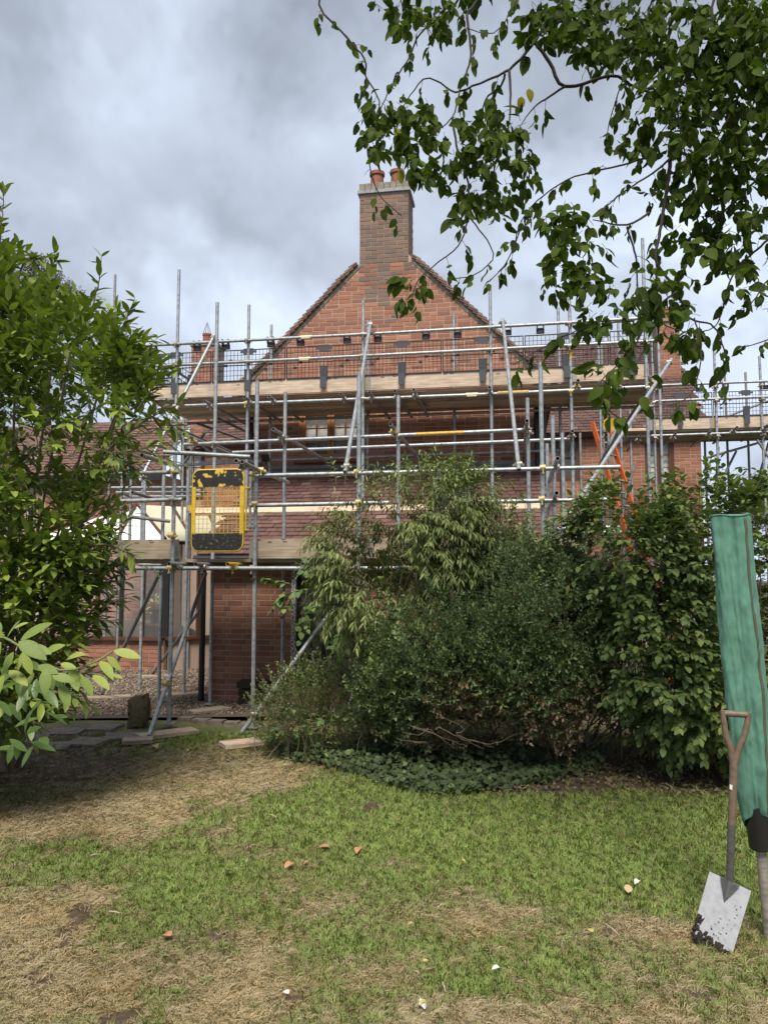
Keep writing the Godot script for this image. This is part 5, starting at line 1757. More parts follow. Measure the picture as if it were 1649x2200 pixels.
func make_tree() -> void:
	var foot := Vector3(4.3, -0.05, -3.0)
	var t := thing("overhanging_tree", "broad-leaved tree hanging its branches over the lawn from the right", "tree", foot)
	var trunk := MB.new()
	trunk.sweep(smooth(PackedVector3Array([foot, foot + Vector3(-0.05, 1.2, 0), foot + Vector3(0.02, 2.6, -0.1), foot + Vector3(-0.25, 3.7, -0.3)])), taper(smooth(PackedVector3Array([foot, foot + Vector3(-0.05, 1.2, 0), foot + Vector3(0.02, 2.6, -0.1), foot + Vector3(-0.25, 3.7, -0.3)])).size(), 0.19, 0.12), 14)
	part("trunk", trunk, M["bark"], t)
	var fork := foot + Vector3(-0.25, 3.65, -0.3)
	var limb := smooth(PackedVector3Array([fork, Vector3(3.2, 4.9, -3.7), Vector3(2.0, 5.6, -4.1), Vector3(0.9, 5.75, -4.2), Vector3(-0.3, 5.5, -4.3)]))
	var lm := MB.new()
	lm.sweep(limb, taper(limb.size(), 0.10, 0.025), 10)
	var limb2 := smooth(PackedVector3Array([fork, Vector3(3.3, 4.3, -4.0), Vector3(2.6, 4.35, -4.4), Vector3(2.3, 4.2, -4.6)]))
	lm.sweep(limb2, taper(limb2.size(), 0.07, 0.02), 10)
	part("limb", lm, M["bark"], t)
	var runs := [
		[[686, 0, 735, 70, 783, 126, 786, 164, 814, 218, 802, 267, 789, 321, 799, 379, 820, 425, 862, 464], 4.3, 4.1, 0.008, 1], [[1023, 0, 1003, 33, 1011, 121, 987, 194, 971, 252, 917, 294], 4.2, 4.0, 0.013, 1],
		[[1206, 0, 1150, 86, 1117, 127, 1084, 155, 1014, 185, 977, 199, 938, 173, 908, 171, 868, 224, 859, 243], 4.1, 4.1, 0.016, 1], [[983, 0, 950, 33, 902, 73, 880, 121, 844, 179, 802, 267], 4.3, 4.2, 0.010, 1],
		[[1093, 152, 1096, 236, 1087, 303], 4.1, 4.0, 0.008, 0], [[1084, 158, 1075, 185, 1041, 218, 1026, 303], 4.1, 4.2, 0.007, 0], [[971, 252, 984, 330, 1005, 394, 1003, 473, 984, 528, 929, 573, 899, 600, 885, 640], 4.0, 3.9, 0.007, 0],
		[[1150, 93, 1180, 133, 1213, 186, 1313, 163, 1353, 181, 1400, 200, 1453, 206, 1526, 240, 1566, 216, 1700, 150], 4.1, 4.3, 0.011, 0], [[1213, 186, 1147, 230, 1120, 266], 4.1, 4.1, 0.007, 0],
		[[1533, 0, 1526, 100, 1460, 186, 1460, 283, 1479, 360, 1496, 466, 1493, 533], 3.9, 4.0, 0.010, 1], [[1483, 300, 1410, 366, 1333, 416, 1280, 466], 3.9, 3.8, 0.007, 0], [[1420, 330, 1313, 360, 1233, 380, 1167, 420, 1120, 473, 1100, 546], 4.0, 4.1, 0.006, 0],
		[[1440, 330, 1430, 420, 1413, 517, 1410, 563, 1453, 626, 1480, 683, 1526, 696, 1546, 726, 1559, 776, 1556, 806, 1530, 840], 3.9, 3.9, 0.011, 0], [[1393, 457, 1346, 483, 1273, 472], 3.9, 3.8, 0.007, 0], [[1346, 487, 1366, 560, 1373, 646, 1420, 693, 1473, 716], 3.9, 3.9, 0.006, 0],
		[[1453, 626, 1393, 676, 1360, 750, 1320, 790, 1283, 826, 1281, 856, 1330, 900], 3.8, 3.6, 0.005, 0], [[1700, 470, 1646, 517, 1593, 566, 1566, 606, 1536, 700, 1473, 716], 4.0, 3.9, 0.008, 0], [[1690, 560, 1649, 600, 1600, 672], 3.9, 3.9, 0.005, 0],
		[[1690, 710, 1649, 730, 1600, 745], 3.8, 3.8, 0.004, 0], [[1690, 200, 1649, 260, 1616, 316, 1600, 366, 1613, 430], 3.9, 3.9, 0.008, 0], [[1360, 690, 1270, 700, 1180, 738, 1100, 785], 3.9, 3.9, 0.004, 0], [[1400, 0, 1385, 60, 1350, 140, 1320, 220, 1300, 300], 4.2, 4.1, 0.008, 1],
		[[1290, 0, 1298, 90, 1300, 130], 4.3, 4.3, 0.008, 1], [[1600, 0, 1560, 90, 1500, 190, 1430, 270, 1390, 330], 4.0, 4.0, 0.009, 1], [[1700, 30, 1620, 140, 1560, 260, 1500, 360], 3.8, 3.9, 0.009, 0], [[1660, 350, 1590, 420, 1540, 470, 1500, 520, 1440, 640], 4.1, 4.0, 0.007, 0],
		[[860, 0, 905, 40, 930, 100], 4.2, 4.2, 0.006, 1], [[1110, 0, 1060, 70, 1000, 60], 4.1, 4.1, 0.006, 1], [[1490, 683, 1505, 740, 1500, 800, 1480, 850, 1440, 870], 3.8, 3.7, 0.004, 0], [[1010, 470, 1060, 545, 1020, 590, 960, 600], 4.0, 4.0, 0.004, 0], [[1120, 480, 1090, 560, 1050, 605], 4.0, 4.0, 0.004, 0]]
	var twigs := MB.new()
	var bm := MB.new()
	var where := []
	for a in runs:
		var p := line(a[0], a[1], a[2])
		if a[4] == 1:
			var top := limb[0]
			for q in limb:
				if q.distance_to(p[0] + Vector3(0.3, 0.6, 0)) < top.distance_to(p[0] + Vector3(0.3, 0.6, 0)): top = q
			p.insert(0, p[0].lerp(top, 0.5) + Vector3(0.05, 0.08, 0)); p.insert(0, top)
		var q := smooth(p, 0.0025)
		bm.sweep(q, taper(q.size(), a[3], 0.0025), 7)
		var since := 0.0
		for k in range(1, q.size()):
			since += q[k].distance_to(q[k - 1])
			var late := float(k) / q.size()
			if since > 0.10 and late > 0.22 and a[3] < 0.012 or since > 0.17:
				since = rnd(0.0, 0.04)
				if late < 0.3 and rng.randf() < 0.6: continue
				var d := (q[k] - q[k - 1]).normalized() * 0.5 + rvec() * 0.8 + Vector3(0, -0.35, 0)
				shoot(where, twigs, q[k], d, rnd(0.05, 0.13), rng.randi_range(3, 5), rnd(0.75, 1.1), 1.0, 1.4, 0.0016)
	for a in [[[780, -220, 1700, -220, 1700, -5, 800, -5], 200, 4.4], [[1705, -200, 2000, -200, 2000, 700, 1800, 640, 1705, 450], 200, 4.1], [[1560, 0, 1720, 0, 1720, 260, 1600, 230, 1540, 120], 110, 3.9], [[800, 0, 985, 0, 1000, 40, 930, 75, 850, 60], 45, 4.2], [[775, 190, 860, 200, 935, 215, 960, 300, 1000, 340, 960, 390, 860, 400, 790, 320], 120, 4.1], [[965, 270, 1060, 225, 1140, 260, 1150, 380, 1080, 460, 990, 460, 970, 350], 130, 4.05],
			[[1130, 0, 1700, 0, 1700, 110, 1500, 130, 1400, 130, 1300, 150, 1230, 110, 1130, 70], 380, 4.05], [[1400, 100, 1700, 100, 1700, 330, 1640, 400, 1500, 400, 1440, 330, 1330, 330, 1320, 240, 1400, 200], 340, 3.95], [[1150, 430, 1260, 430, 1300, 490, 1280, 590, 1240, 640, 1190, 620], 75, 3.85],
			[[1370, 380, 1560, 380, 1649, 450, 1640, 540, 1520, 540, 1440, 520], 80, 3.95], [[1310, 600, 1400, 560, 1500, 600, 1530, 690, 1490, 730, 1380, 745, 1310, 780], 55, 3.8], [[1230, 650, 1290, 640, 1330, 700, 1260, 720], 14, 3.9], [[1540, 470, 1649, 560, 1649, 680, 1560, 600], 25, 3.9], [[1280, 780, 1380, 790, 1390, 840, 1330, 850, 1290, 840], 12, 3.7], [[870, 590, 920, 600, 910, 650, 860, 640], 9, 3.9]]:
		for f in fill(a[0], int(a[1] * 0.78), a[2], 0.25, 60, 0.0, 0.5):
			shoot(where, twigs, f[0], rvec() + Vector3(0, -0.3, 0), rnd(0.05, 0.12), 4, rnd(0.75, 1.2), 1.1, 1.05, 0.0014)
	where = where.filter(func(x): return not Rect2(778, 340, 96, 62).has_point(pixel(x.origin)))      # the chimney pots show between the sprays
	part("branches", bm, M["bark"], t)
	part("twigs", twigs, M["bark"], t).set_meta("kind", "stuff")
	dress(t, [leaf(0.078, 0.049, 0.25, 0.25, 5, 0.75), leaf(0.060, 0.040, 0.1, 0.4, 5, 0.75), leaf(0.088, 0.054, 0.35, 0.1, 5, 0.8), leaf(0.068, 0.038, 0.5, 0.5, 5, 0.85)], M["tree leaf"], [Color(0.058, 0.095, 0.016), Color(0.072, 0.115, 0.019), Color(0.048, 0.078, 0.015), Color(0.10, 0.15, 0.024), Color(0.064, 0.105, 0.017)], where, 300)
	for a in [[850, 290], [860, 380], [1120, 222], [1135, 205]]:
		put("leaf", leaf(0.075, 0.045, 0.15, 0.2, 5, 0.75), yellow_leaf, t, Transform3D(Basis(), -foot) * aim(P(a[0], a[1] - 15, 3.95), Vector3(rnd(-0.3, 0.3), -1, rnd(-0.2, 0.2)), Vector3(0.2, 0.2, 1), 1.0))

var yellow_leaf: StandardMaterial3D

func bush(called: String, label: String, category: String, foot: Vector3, outline: Array, dc: float, thick: float, edge: float, clump: float, n: int, spec: Dictionary) -> Node3D:
	var t := thing(called, label, category, foot)
	var stems := MB.new()
	var main := MB.new()
	var where := []
	var pts := fill(outline, n, dc, thick, edge, clump, 0.65, spec.get("ragged", 0.0))
	if spec.get("inner", 0) > 0: pts.append_array(fill(outline, spec.inner, dc + 0.15, thick * 0.6, edge, 0.0, 0.5, 40.0))
	for f in pts:
		var d: Vector3 = f[1] * spec.out + Vector3(0, spec.up, 0) + rvec() * spec.rand
		shoot(where, stems, f[0], d, rnd(spec.len * 0.7, spec.len * 1.25), spec.leaves, spec.size, spec.open, spec.droop, spec.stem, spec.get("pairs", false))
	for k in spec.boughs:
		var f: Array = pts[rng.randi_range(0, pts.size() - 1)]
		var a := foot + Vector3(rnd(-1, 1) * spec.spread, 0, rnd(-0.3, 0.3) * spec.spread)
		var b: Vector3 = f[0]
		var mid := a.lerp(b, 0.5) + rvec() * 0.12 + Vector3(0, 0.15, 0)
		var q := smooth(PackedVector3Array([a, mid, b]), 0.006)
		main.sweep(q, taper(q.size(), spec.bough, 0.003), 6)
	if spec.boughs: part("branches", main, M[spec.wood], t)
	part("twigs", stems, M[spec.twig], t).set_meta("kind", "stuff")
	dress(t, spec.meshes, M[spec.leafmat], spec.cols, where, spec.singles)
	return t

func make_plants() -> void:
	yellow_leaf = M["tree leaf"].duplicate()
	yellow_leaf.albedo_color = srgb(0.28, 0.25, 0.03)
	make_tree()
	var laurel := [leaf(0.138, 0.047, 0.18, 0.12, 6, 0.9), leaf(0.148, 0.05, 0.3, 0.22, 6, 0.95), leaf(0.118, 0.044, 0.1, 0.05, 6, 0.9)]
	var lcols := [Color(0.18, 0.245, 0.04), Color(0.22, 0.29, 0.048), Color(0.14, 0.20, 0.038), Color(0.265, 0.325, 0.07), Color(0.165, 0.23, 0.045)]
	bush("laurel", "tall glossy cherry laurel leaning over the left end of the scaffold", "shrub", GP(-60, 1650), [-330, 530, -150, 480, -40, 530, 20, 600, 90, 630, 150, 660, 210, 690, 265, 735, 290, 800, 345, 855, 350, 915, 315, 970, 265, 1015, 225, 1050, 240, 1120, 250, 1185, 205, 1250, 190, 1330, 175, 1420, 125, 1500, 75, 1590, -20, 1635, -330, 1655],
		6.3, 0.95, 170, 52.0, 1900, {"out": 0.9, "up": 0.75, "rand": 0.45, "len": 0.34, "leaves": 10, "size": 1.0, "open": 1.05, "droop": 0.35, "stem": 0.0035, "boughs": 16, "spread": 0.5, "bough": 0.022, "wood": "pale stem", "twig": "green stem", "inner": 350, "ragged": 30.0, "meshes": laurel, "leafmat": "laurel leaf", "cols": lcols, "singles": 300})
	# upright leading shoots of the laurel stand out against the sky: part of a second stem
	var l2 := thing("laurel", "slender laurel leaders rising against the sky behind the laurel mass", "shrub", GP(-40, 1640))
	var st := MB.new()
	var where := []
	for a in [[[120, 720, 100, 660, 112, 590, 118, 545], 6.4], [[150, 760, 190, 680, 212, 610, 218, 552], 6.2], [[-30, 640, -5, 560, 5, 470, 8, 405], 6.0], [[230, 780, 270, 690, 290, 640], 6.1], [[260, 860, 330, 800, 385, 790], 5.9], [[240, 960, 310, 905, 385, 868], 5.8], [[40, 600, 55, 560, 100, 555], 6.3], [[250, 900, 330, 860, 370, 920], 5.8], [[150, 1150, 220, 1090, 268, 1100], 5.7], [[150, 1180, 230, 1170, 290, 1195], 5.6]]:
		var q := smooth(line(a[0], a[1], a[1] - 0.1), 0.004)
		var full := PackedVector3Array([GP(-40, 1640), (GP(-40, 1640) + q[0]) / 2 + Vector3(0.1, 0.2, 0)])
		full.append_array(q)
		st.sweep(full, taper(full.size(), 0.012, 0.0025), 6)
		for k in range(2, q.size()):
			for e in 2:
				if rng.randf() < 0.75:
					var d := (q[k] - q[k - 1]).normalized()
					where.append(aim(q[k], d * 0.55 + rvec() * 0.75, Vector3.UP + rvec() * 0.3, rnd(0.65, 1.05)))
	part("stems", st, M["pale stem"], l2)
	dress(l2, laurel, M["laurel leaf"], lcols, where, 150)
	# a near spray of large pale laurel leaves
	var l3 := thing("laurel", "laurel spray of large pale leaves reaching out over the gravel", "shrub", Vector3(-2.1, 0, -2.9))
	var sp := MB.new()
	var near := []
	var lead := [P(-130, 1330, 2.75), P(0, 1366, 2.75), P(60, 1400, 2.75), P(130, 1440, 2.7), P(185, 1430, 2.75), P(222, 1412, 2.8), P(244, 1398, 2.8)]
	var q3 := smooth(PackedVector3Array(lead))
	sp.sweep(q3, taper(q3.size(), 0.006, 0.003), 7)
	var stem0 := smooth(PackedVector3Array([Vector3(-2.1, 0, -2.9), Vector3(-2.15, 0.7, -2.85), Vector3(-1.9, 1.3, -2.8), lead[0]]))
	sp.sweep(stem0, taper(stem0.size(), 0.02, 0.006), 8)
	part("stems", sp, M["green stem"], l3)
	# px, py of the base; px, py of the tip; depth; tilt of the face to the light
	for a in [[44, 1375, 108, 1334, 2.75, 0.6], [40, 1378, 98, 1410, 2.68, 0.9], [62, 1388, 110, 1402, 2.7, 0.9], [98, 1402, 136, 1382, 2.7, 0.9], [52, 1405, 68, 1450, 2.62, 0.9], [100, 1436, 95, 1490, 2.6, 0.9], [82, 1430, 124, 1444, 2.65, 0.8], [112, 1452, 160, 1460, 2.62, 0.8], [244, 1398, 303, 1410, 2.8, 0.5],
			[142, 1418, 176, 1398, 2.75, 0.3], [176, 1452, 200, 1494, 2.7, 0.1], [215, 1420, 245, 1452, 2.75, 0.1], [230, 1408, 262, 1440, 2.8, 0.2], [130, 1470, 150, 1516, 2.65, 0.1], [200, 1450, 236, 1478, 2.72, 0.1], [10, 1370, -40, 1340, 2.7, 0.6], [15, 1372, 40, 1330, 2.8, 0.3], [0, 1378, -20, 1430, 2.65, 0.7], [30, 1400, 5, 1445, 2.7, 0.5], [60, 1395, 30, 1440, 2.72, 0.2], [20, 1440, 60, 1470, 2.75, 0.2], [10, 1450, -15, 1500, 2.75, 0.2], [75, 1445, 40, 1500, 2.8, 0.1], [110, 1440, 110, 1480, 2.85, 0.1], [150, 1440, 190, 1470, 2.85, 0.0], [240, 1450, 264, 1454, 2.8, 0.3], [30, 1350, 60, 1335, 2.9, 0.3], [5, 1355, -30, 1320, 2.9, 0.5], [60, 1420, 90, 1440, 2.8, 0.6], [130, 1425, 170, 1440, 2.8, 0.4], [180, 1430, 205, 1425, 2.85, 0.2], [155, 1435, 165, 1480, 2.78, 0.1]]:
		var p := P(a[0], a[1], a[4])
		var tip := P(a[2], a[3], a[4] - 0.03 + rnd(-0.03, 0.03))
		near.append([aim(p, tip - p, Vector3(rnd(-0.2, 0.2), 0.75, 0.2 + a[5] * 0.8), p.distance_to(tip) / 0.125), a[5]])
	var big := [leaf(0.125, 0.05, 0.16, 0.1, 8, 0.9), leaf(0.125, 0.055, 0.22, 0.2, 8, 0.9)]
	for k in near.size():
		var m: StandardMaterial3D = M["laurel leaf"].duplicate()
		m.albedo_color = lcols[rng.randi_range(0, lcols.size() - 1)].linear_to_srgb()
		m.roughness = 0.58
		put("leaf", big[k % 2], m, l3, l3.transform.affine_inverse() * (near[k][0] as Transform3D))
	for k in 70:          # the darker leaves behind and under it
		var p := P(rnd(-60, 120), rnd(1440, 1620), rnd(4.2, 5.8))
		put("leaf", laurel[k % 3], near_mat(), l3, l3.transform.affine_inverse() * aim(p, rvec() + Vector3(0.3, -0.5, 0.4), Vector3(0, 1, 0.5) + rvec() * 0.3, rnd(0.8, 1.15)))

	# privet-like bush in the middle
	var small := sprig_mesh(9, 0.026, 0.013, 0.09)
	var small2 := sprig_mesh(10, 0.022, 0.014, 0.07)
	var pv := thing("privet_bush", "dense dark bush of tiny leaves in the middle, browning at its foot", "bush", GP(1010, 1640))
	var pw := []
	var pc := []
	var pline := [760, 1440, 775, 1370, 800, 1320, 880, 1275, 960, 1225, 1010, 1175, 1075, 1135, 1130, 1140, 1205, 1170, 1275, 1215, 1310, 1300, 1320, 1400, 1300, 1480, 1265, 1540, 1235, 1585, 1150, 1610, 1050, 1590, 960, 1580, 900, 1610, 820, 1580, 765, 1530]
	var spots := fill(pline, 15000, 7.45, 1.0, 190, 42.0, 0.85, 50.0)
	spots.append_array(fill(pline, 5000, 7.6, 0.5, 120, 0.0, 0.5, 60.0))
	for f in fill(pline, 260, 7.45, 1.0, 150, 0.0, 0.9):                 # stray shoots that stand out of the mass
		var d: Vector3 = (f[1] * 0.8 + Vector3(0, 0.7, 0) + rvec() * 0.5).normalized()
		for k in 6: spots.append([f[0] + d * 0.06 * k + rvec() * 0.012, d, 0.0])
	for f in spots:
		pw.append(aim(f[0], f[1] * 0.9 + Vector3(0, 0.5, 0) + rvec() * 0.7, Vector3.UP + rvec() * 0.4, rnd(0.8, 1.2) * (1.75 if rng.randf() < 0.22 else 1.0)))
		var c := Color(0.12, 0.17, 0.070).lerp(Color(0.23, 0.30, 0.15), pow(rng.randf(), 1.3))
		if rng.randf() < 0.12: c = Color(0.23, 0.30, 0.11)
		var pr: Vector3 = f[0]
		var dry := smoothstep(1.05, 0.35, pr.y) * smoothstep(0.0, 0.6, pr.x) * 1.2 + nz.get_noise_3dv(pr * 110.0) * 0.8
		if rng.randf() < dry * 0.6: c = Color(0.36, 0.27, 0.165) * rnd(0.6, 1.2)
		pc.append(c)
	var inv := pv.transform.affine_inverse()
	for i in 2:
		var w2 := []
		var c2 := []
		for k in range(i, pw.size(), 2):
			w2.append(inv * (pw[k] as Transform3D)); c2.append(pc[k])
		many("foliage", [small, small2][i], M["shrub leaf"], w2, c2, pv)
	var pb := MB.new()
	for k in 26:
		var a := GP(rnd(820, 1230), rnd(1600, 1650))
		var b := P(rnd(780, 1290), rnd(1280, 1590), rnd(6.5, 8.0))
		var q := smooth(PackedVector3Array([a, a.lerp(b, 0.45) + rvec() * 0.15 + Vector3(0, 0.1, 0), b]), 0.01)
		pb.sweep(q, taper(q.size(), rnd(0.005, 0.011), 0.002), 6)
	for k in 8:
		var a := P(rnd(880, 1010), rnd(1560, 1600), 6.55)
		var q := smooth(PackedVector3Array([a, a + Vector3(rnd(-0.2, 0.2), rnd(-0.1, 0.12), rnd(0, 0.15)), a + Vector3(rnd(-0.4, 0.4), rnd(-0.18, 0.2), rnd(0, 0.2))]), 0.006)
		pb.sweep(q, taper(q.size(), 0.0035, 0.0012), 5)
	part("branches", pb, M["pale stem"], pv)

	# arching shrub with narrow drooping leaves
	bush("arching_shrub", "arching shrub with narrow drooping light green leaves rising past the lower scaffold", "shrub", GP(830, 1600), [705, 1045, 760, 1035, 800, 1070, 850, 1040, 900, 1020, 960, 1040, 1045, 1065, 1010, 1110, 1015, 1180, 1000, 1250, 930, 1290, 860, 1330, 780, 1345, 725, 1290, 720, 1160, 770, 1095, 760, 1060],
		7.3, 0.55, 90, 45.0, 1150, {"out": 0.8, "up": 0.5, "rand": 0.5, "len": 0.34, "leaves": 15, "size": 1.0, "open": 1.15, "droop": 0.8, "stem": 0.002, "boughs": 26, "spread": 0.22, "bough": 0.013, "wood": "pale stem", "twig": "pale stem", "meshes": [leaf(0.085, 0.02, 0.25, 0.35, 5, 1.0), leaf(0.075, 0.018, 0.3, 0.5, 5, 1.0)], "leafmat": "shrub leaf", "cols": [Color(0.18, 0.225, 0.075), Color(0.215, 0.27, 0.09), Color(0.14, 0.185, 0.06), Color(0.25, 0.285, 0.11)], "singles": 300})
	# broad-leaved shrub on the right
	bush("broad_leaved_shrub", "tall loose shrub with paired rounded leaves behind the green cover", "shrub", GP(1480, 1625), [1215, 1190, 1260, 1140, 1265, 1095, 1330, 1055, 1385, 1080, 1420, 1110, 1460, 1060, 1500, 1045, 1560, 1075, 1620, 1050, 1760, 1060, 1760, 1650, 1480, 1625, 1420, 1580, 1370, 1520, 1320, 1440, 1325, 1330, 1270, 1250],
		7.0, 0.75, 130, 40.0, 2100, {"out": 0.9, "up": 0.45, "rand": 0.6, "len": 0.30, "leaves": 10, "size": 1.0, "open": 1.2, "droop": 0.5, "stem": 0.002, "boughs": 44, "spread": 0.6, "bough": 0.010, "wood": "pale stem", "twig": "pale stem", "pairs": true, "meshes": [leaf(0.085, 0.052, 0.15, 0.2, 5, 0.8), leaf(0.07, 0.045, 0.1, 0.3, 5, 0.8)], "leafmat": "shrub leaf", "cols": [Color(0.145, 0.205, 0.06), Color(0.175, 0.24, 0.068), Color(0.11, 0.165, 0.055), Color(0.23, 0.285, 0.075), Color(0.135, 0.20, 0.075)], "singles": 300})
	# brown inner twigs of that shrub
	bush("twiggy_shrub", "dull twiggy shrub with small brownish leaves inside the right-hand bushes", "shrub", GP(1400, 1620), [1230, 1200, 1290, 1130, 1400, 1120, 1700, 1120, 1700, 1600, 1450, 1600, 1380, 1530, 1290, 1560, 1240, 1560, 1330, 1400, 1250, 1280],
		7.6, 0.45, 110, 0.0, 1700, {"out": 0.6, "up": 0.4, "rand": 0.8, "len": 0.26, "leaves": 12, "size": 1.0, "open": 1.2, "droop": 0.5, "stem": 0.0016, "boughs": 60, "spread": 0.9, "bough": 0.009, "wood": "pale stem", "twig": "pale stem", "meshes": [leaf(0.035, 0.02, 0.15, 0.2, 4, 0.8)], "leafmat": "shrub leaf", "cols": [Color(0.10, 0.13, 0.05), Color(0.13, 0.115, 0.06), Color(0.085, 0.115, 0.045), Color(0.15, 0.12, 0.07)], "singles": 0})
	# weeds at the raker foot
	bush("weed_clump", "low tangle of weeds and bramble round the raker foot beside the wall", "weeds", GP(660, 1625), [545, 1530, 575, 1490, 610, 1460, 660, 1440, 700, 1450, 765, 1450, 785, 1560, 790, 1640, 700, 1640, 620, 1615, 560, 1590],
		7.75, 0.45, 70, 70.0, 850, {"out": 0.5, "up": 0.9, "rand": 0.5, "len": 0.2, "leaves": 10, "size": 1.0, "open": 1.1, "droop": 0.2, "stem": 0.0016, "boughs": 20, "spread": 0.5, "bough": 0.005, "wood": "pale stem", "twig": "green stem", "meshes": [leaf(0.036, 0.022, 0.15, 0.2, 4, 0.8), leaf(0.028, 0.012, 0.15, 0.2, 4, 0.8)], "leafmat": "shrub leaf", "cols": [Color(0.14, 0.195, 0.065), Color(0.18, 0.21, 0.08), Color(0.11, 0.165, 0.055), Color(0.27, 0.23, 0.12)], "singles": 0})
	bush("bramble", "bramble with broad toothed leaves among the weeds beside the wall", "bramble", GP(700, 1630), [600, 1560, 640, 1500, 690, 1420, 740, 1440, 760, 1520, 780, 1600, 700, 1640, 640, 1620],
		7.45, 0.3, 60, 0.0, 26, {"out": 0.7, "up": 0.5, "rand": 0.6, "len": 0.2, "leaves": 5, "size": 1.0, "open": 1.2, "droop": 0.4, "stem": 0.002, "boughs": 10, "spread": 0.3, "bough": 0.004, "wood": "green stem", "twig": "green stem", "meshes": [leaf(0.07, 0.052, 0.15, 0.2, 5, 0.75)], "leafmat": "shrub leaf", "cols": [Color(0.10, 0.17, 0.055), Color(0.13, 0.21, 0.06), Color(0.08, 0.14, 0.06)], "singles": 130})
	# climber over the lattice window
	bush("climber", "climber with broad lobed leaves hanging over the lattice window", "climber", GP(745, 1560), [600, 1240, 640, 1228, 720, 1225, 770, 1150, 790, 1240, 800, 1330, 770, 1400, 720, 1360, 690, 1330, 630, 1310],
		8.9, 0.35, 60, 40.0, 70, {"out": 0.7, "up": 0.2, "rand": 0.7, "len": 0.32, "leaves": 6, "size": 1.0, "open": 1.2, "droop": 0.7, "stem": 0.002, "boughs": 10, "spread": 0.2, "bough": 0.006, "wood": "pale stem", "twig": "green stem", "meshes": [leaf(0.085, 0.075, 0.1, 0.25, 5, 0.7)], "leafmat": "shrub leaf", "cols": [Color(0.13, 0.20, 0.06), Color(0.16, 0.24, 0.07), Color(0.10, 0.165, 0.055)], "singles": 200})
	# ivy over the foot of the bushes
	var iv := thing("ivy", "dark ivy carpeting the ground under the middle bush", "ivy", GP(950, 1680))
	var ivm := leaf(0.048, 0.046, 0.1, 0.15, 4, 0.6)
	var iw := []
	var ic := []
	var ivi := iv.transform.affine_inverse()
	var ipoly := PackedVector2Array([Vector2(560, 1600), Vector2(700, 1600), Vector2(820, 1610), Vector2(1000, 1620), Vector2(1300, 1620), Vector2(1300, 1650), Vector2(1180, 1680), Vector2(1060, 1700), Vector2(940, 1712), Vector2(860, 1700), Vector2(780, 1672), Vector2(690, 1650), Vector2(610, 1630)])
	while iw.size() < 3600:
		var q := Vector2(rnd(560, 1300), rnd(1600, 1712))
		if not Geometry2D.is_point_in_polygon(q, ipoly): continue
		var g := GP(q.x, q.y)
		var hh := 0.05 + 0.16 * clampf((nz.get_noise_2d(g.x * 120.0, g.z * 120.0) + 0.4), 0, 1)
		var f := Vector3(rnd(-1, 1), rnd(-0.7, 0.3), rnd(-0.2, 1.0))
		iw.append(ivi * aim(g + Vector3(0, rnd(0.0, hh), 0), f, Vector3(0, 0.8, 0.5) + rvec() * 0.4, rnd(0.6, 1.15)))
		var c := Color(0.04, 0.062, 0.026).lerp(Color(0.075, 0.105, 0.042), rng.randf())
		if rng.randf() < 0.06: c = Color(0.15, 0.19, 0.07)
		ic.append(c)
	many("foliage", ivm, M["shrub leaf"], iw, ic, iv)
	# fallen leaves under the bushes
	var lw := []
	var lc := []
	var dl := leaf(0.04, 0.022, 0.3, 0.3, 4, 0.8)
	for k in 1500:
		var g := GP(rnd(1000, 1640), rnd(1640, 1705)) if k % 4 else GP(rnd(0, 330), rnd(1580, 1670))
		lw.append(aim(g + Vector3(0, 0.004 + rnd(0, 0.01), 0), Vector3(rnd(-1, 1), rnd(-0.2, 0.2), rnd(-1, 1)), Vector3.UP + rvec() * 0.5, rnd(0.5, 1.1)))
		lc.append(Color(0.16, 0.105, 0.06).lerp(Color(0.30, 0.22, 0.14), rng.randf()) * rnd(0.5, 1.1))
	tag(many(numbered("leaf_litter"), dl, M["dry leaf"], lw, lc, self), "brown leaf litter on the bare soil under the bushes", "leaf litter")
	# trees far behind
	for a in [["distant_tree", "olive tree crown showing low beyond the right-hand bushes", [1590, 1085, 1600, 1050, 1625, 1030, 1660, 1020, 1720, 1020, 1740, 1120, 1640, 1130], 42.0, 2.2, 40, 900, [Color(0.13, 0.13, 0.04), Color(0.17, 0.16, 0.06)], 1660], ["distant_tree", "brownish tree top showing behind the tall laurel", [20, 640, 30, 560, 70, 535, 110, 545, 135, 590, 185, 640, 175, 720, 60, 720], 26.0, 1.5, 50, 1500, [Color(0.075, 0.085, 0.04), Color(0.11, 0.095, 0.05)], 90]]:
		var foot := P(a[8], 1238, a[3])
		foot.y = -0.06
		var t := thing(a[0], a[1], "tree", foot)
		var w := []
		var c := []
		var ti := t.transform.affine_inverse()
		var bm := MB.new()
		var mid := P(a[8], 620 if a[8] < 500 else 1080, a[3])
		bm.sweep(PackedVector3Array([foot, foot.lerp(mid, 0.5) + Vector3(0.2, 0, 0), mid]), PackedFloat32Array([0.3, 0.22, 0.06]), 8)
		for f in fill(a[2], a[6], a[3], a[4], a[5], 12.0):
			w.append(ti * aim(f[0], rvec() + Vector3(0, 0.3, 0), Vector3.UP + rvec() * 0.5, a[3] / 9.0 * rnd(0.8, 1.3)))
			c.append(a[7][rng.randi_range(0, 1)] * rnd(0.7, 1.1))
			if rng.randf() < 0.03: bm.sweep(PackedVector3Array([mid, f[0]]), PackedFloat32Array([0.05, 0.02]), 5)
		part("trunk", bm, M["bark"], t)
		many("crown", small, M["shrub leaf"], w, c, t)

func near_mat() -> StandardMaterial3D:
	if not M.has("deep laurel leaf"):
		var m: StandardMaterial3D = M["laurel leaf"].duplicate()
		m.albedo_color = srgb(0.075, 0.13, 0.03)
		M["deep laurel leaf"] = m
	return M["deep laurel leaf"]

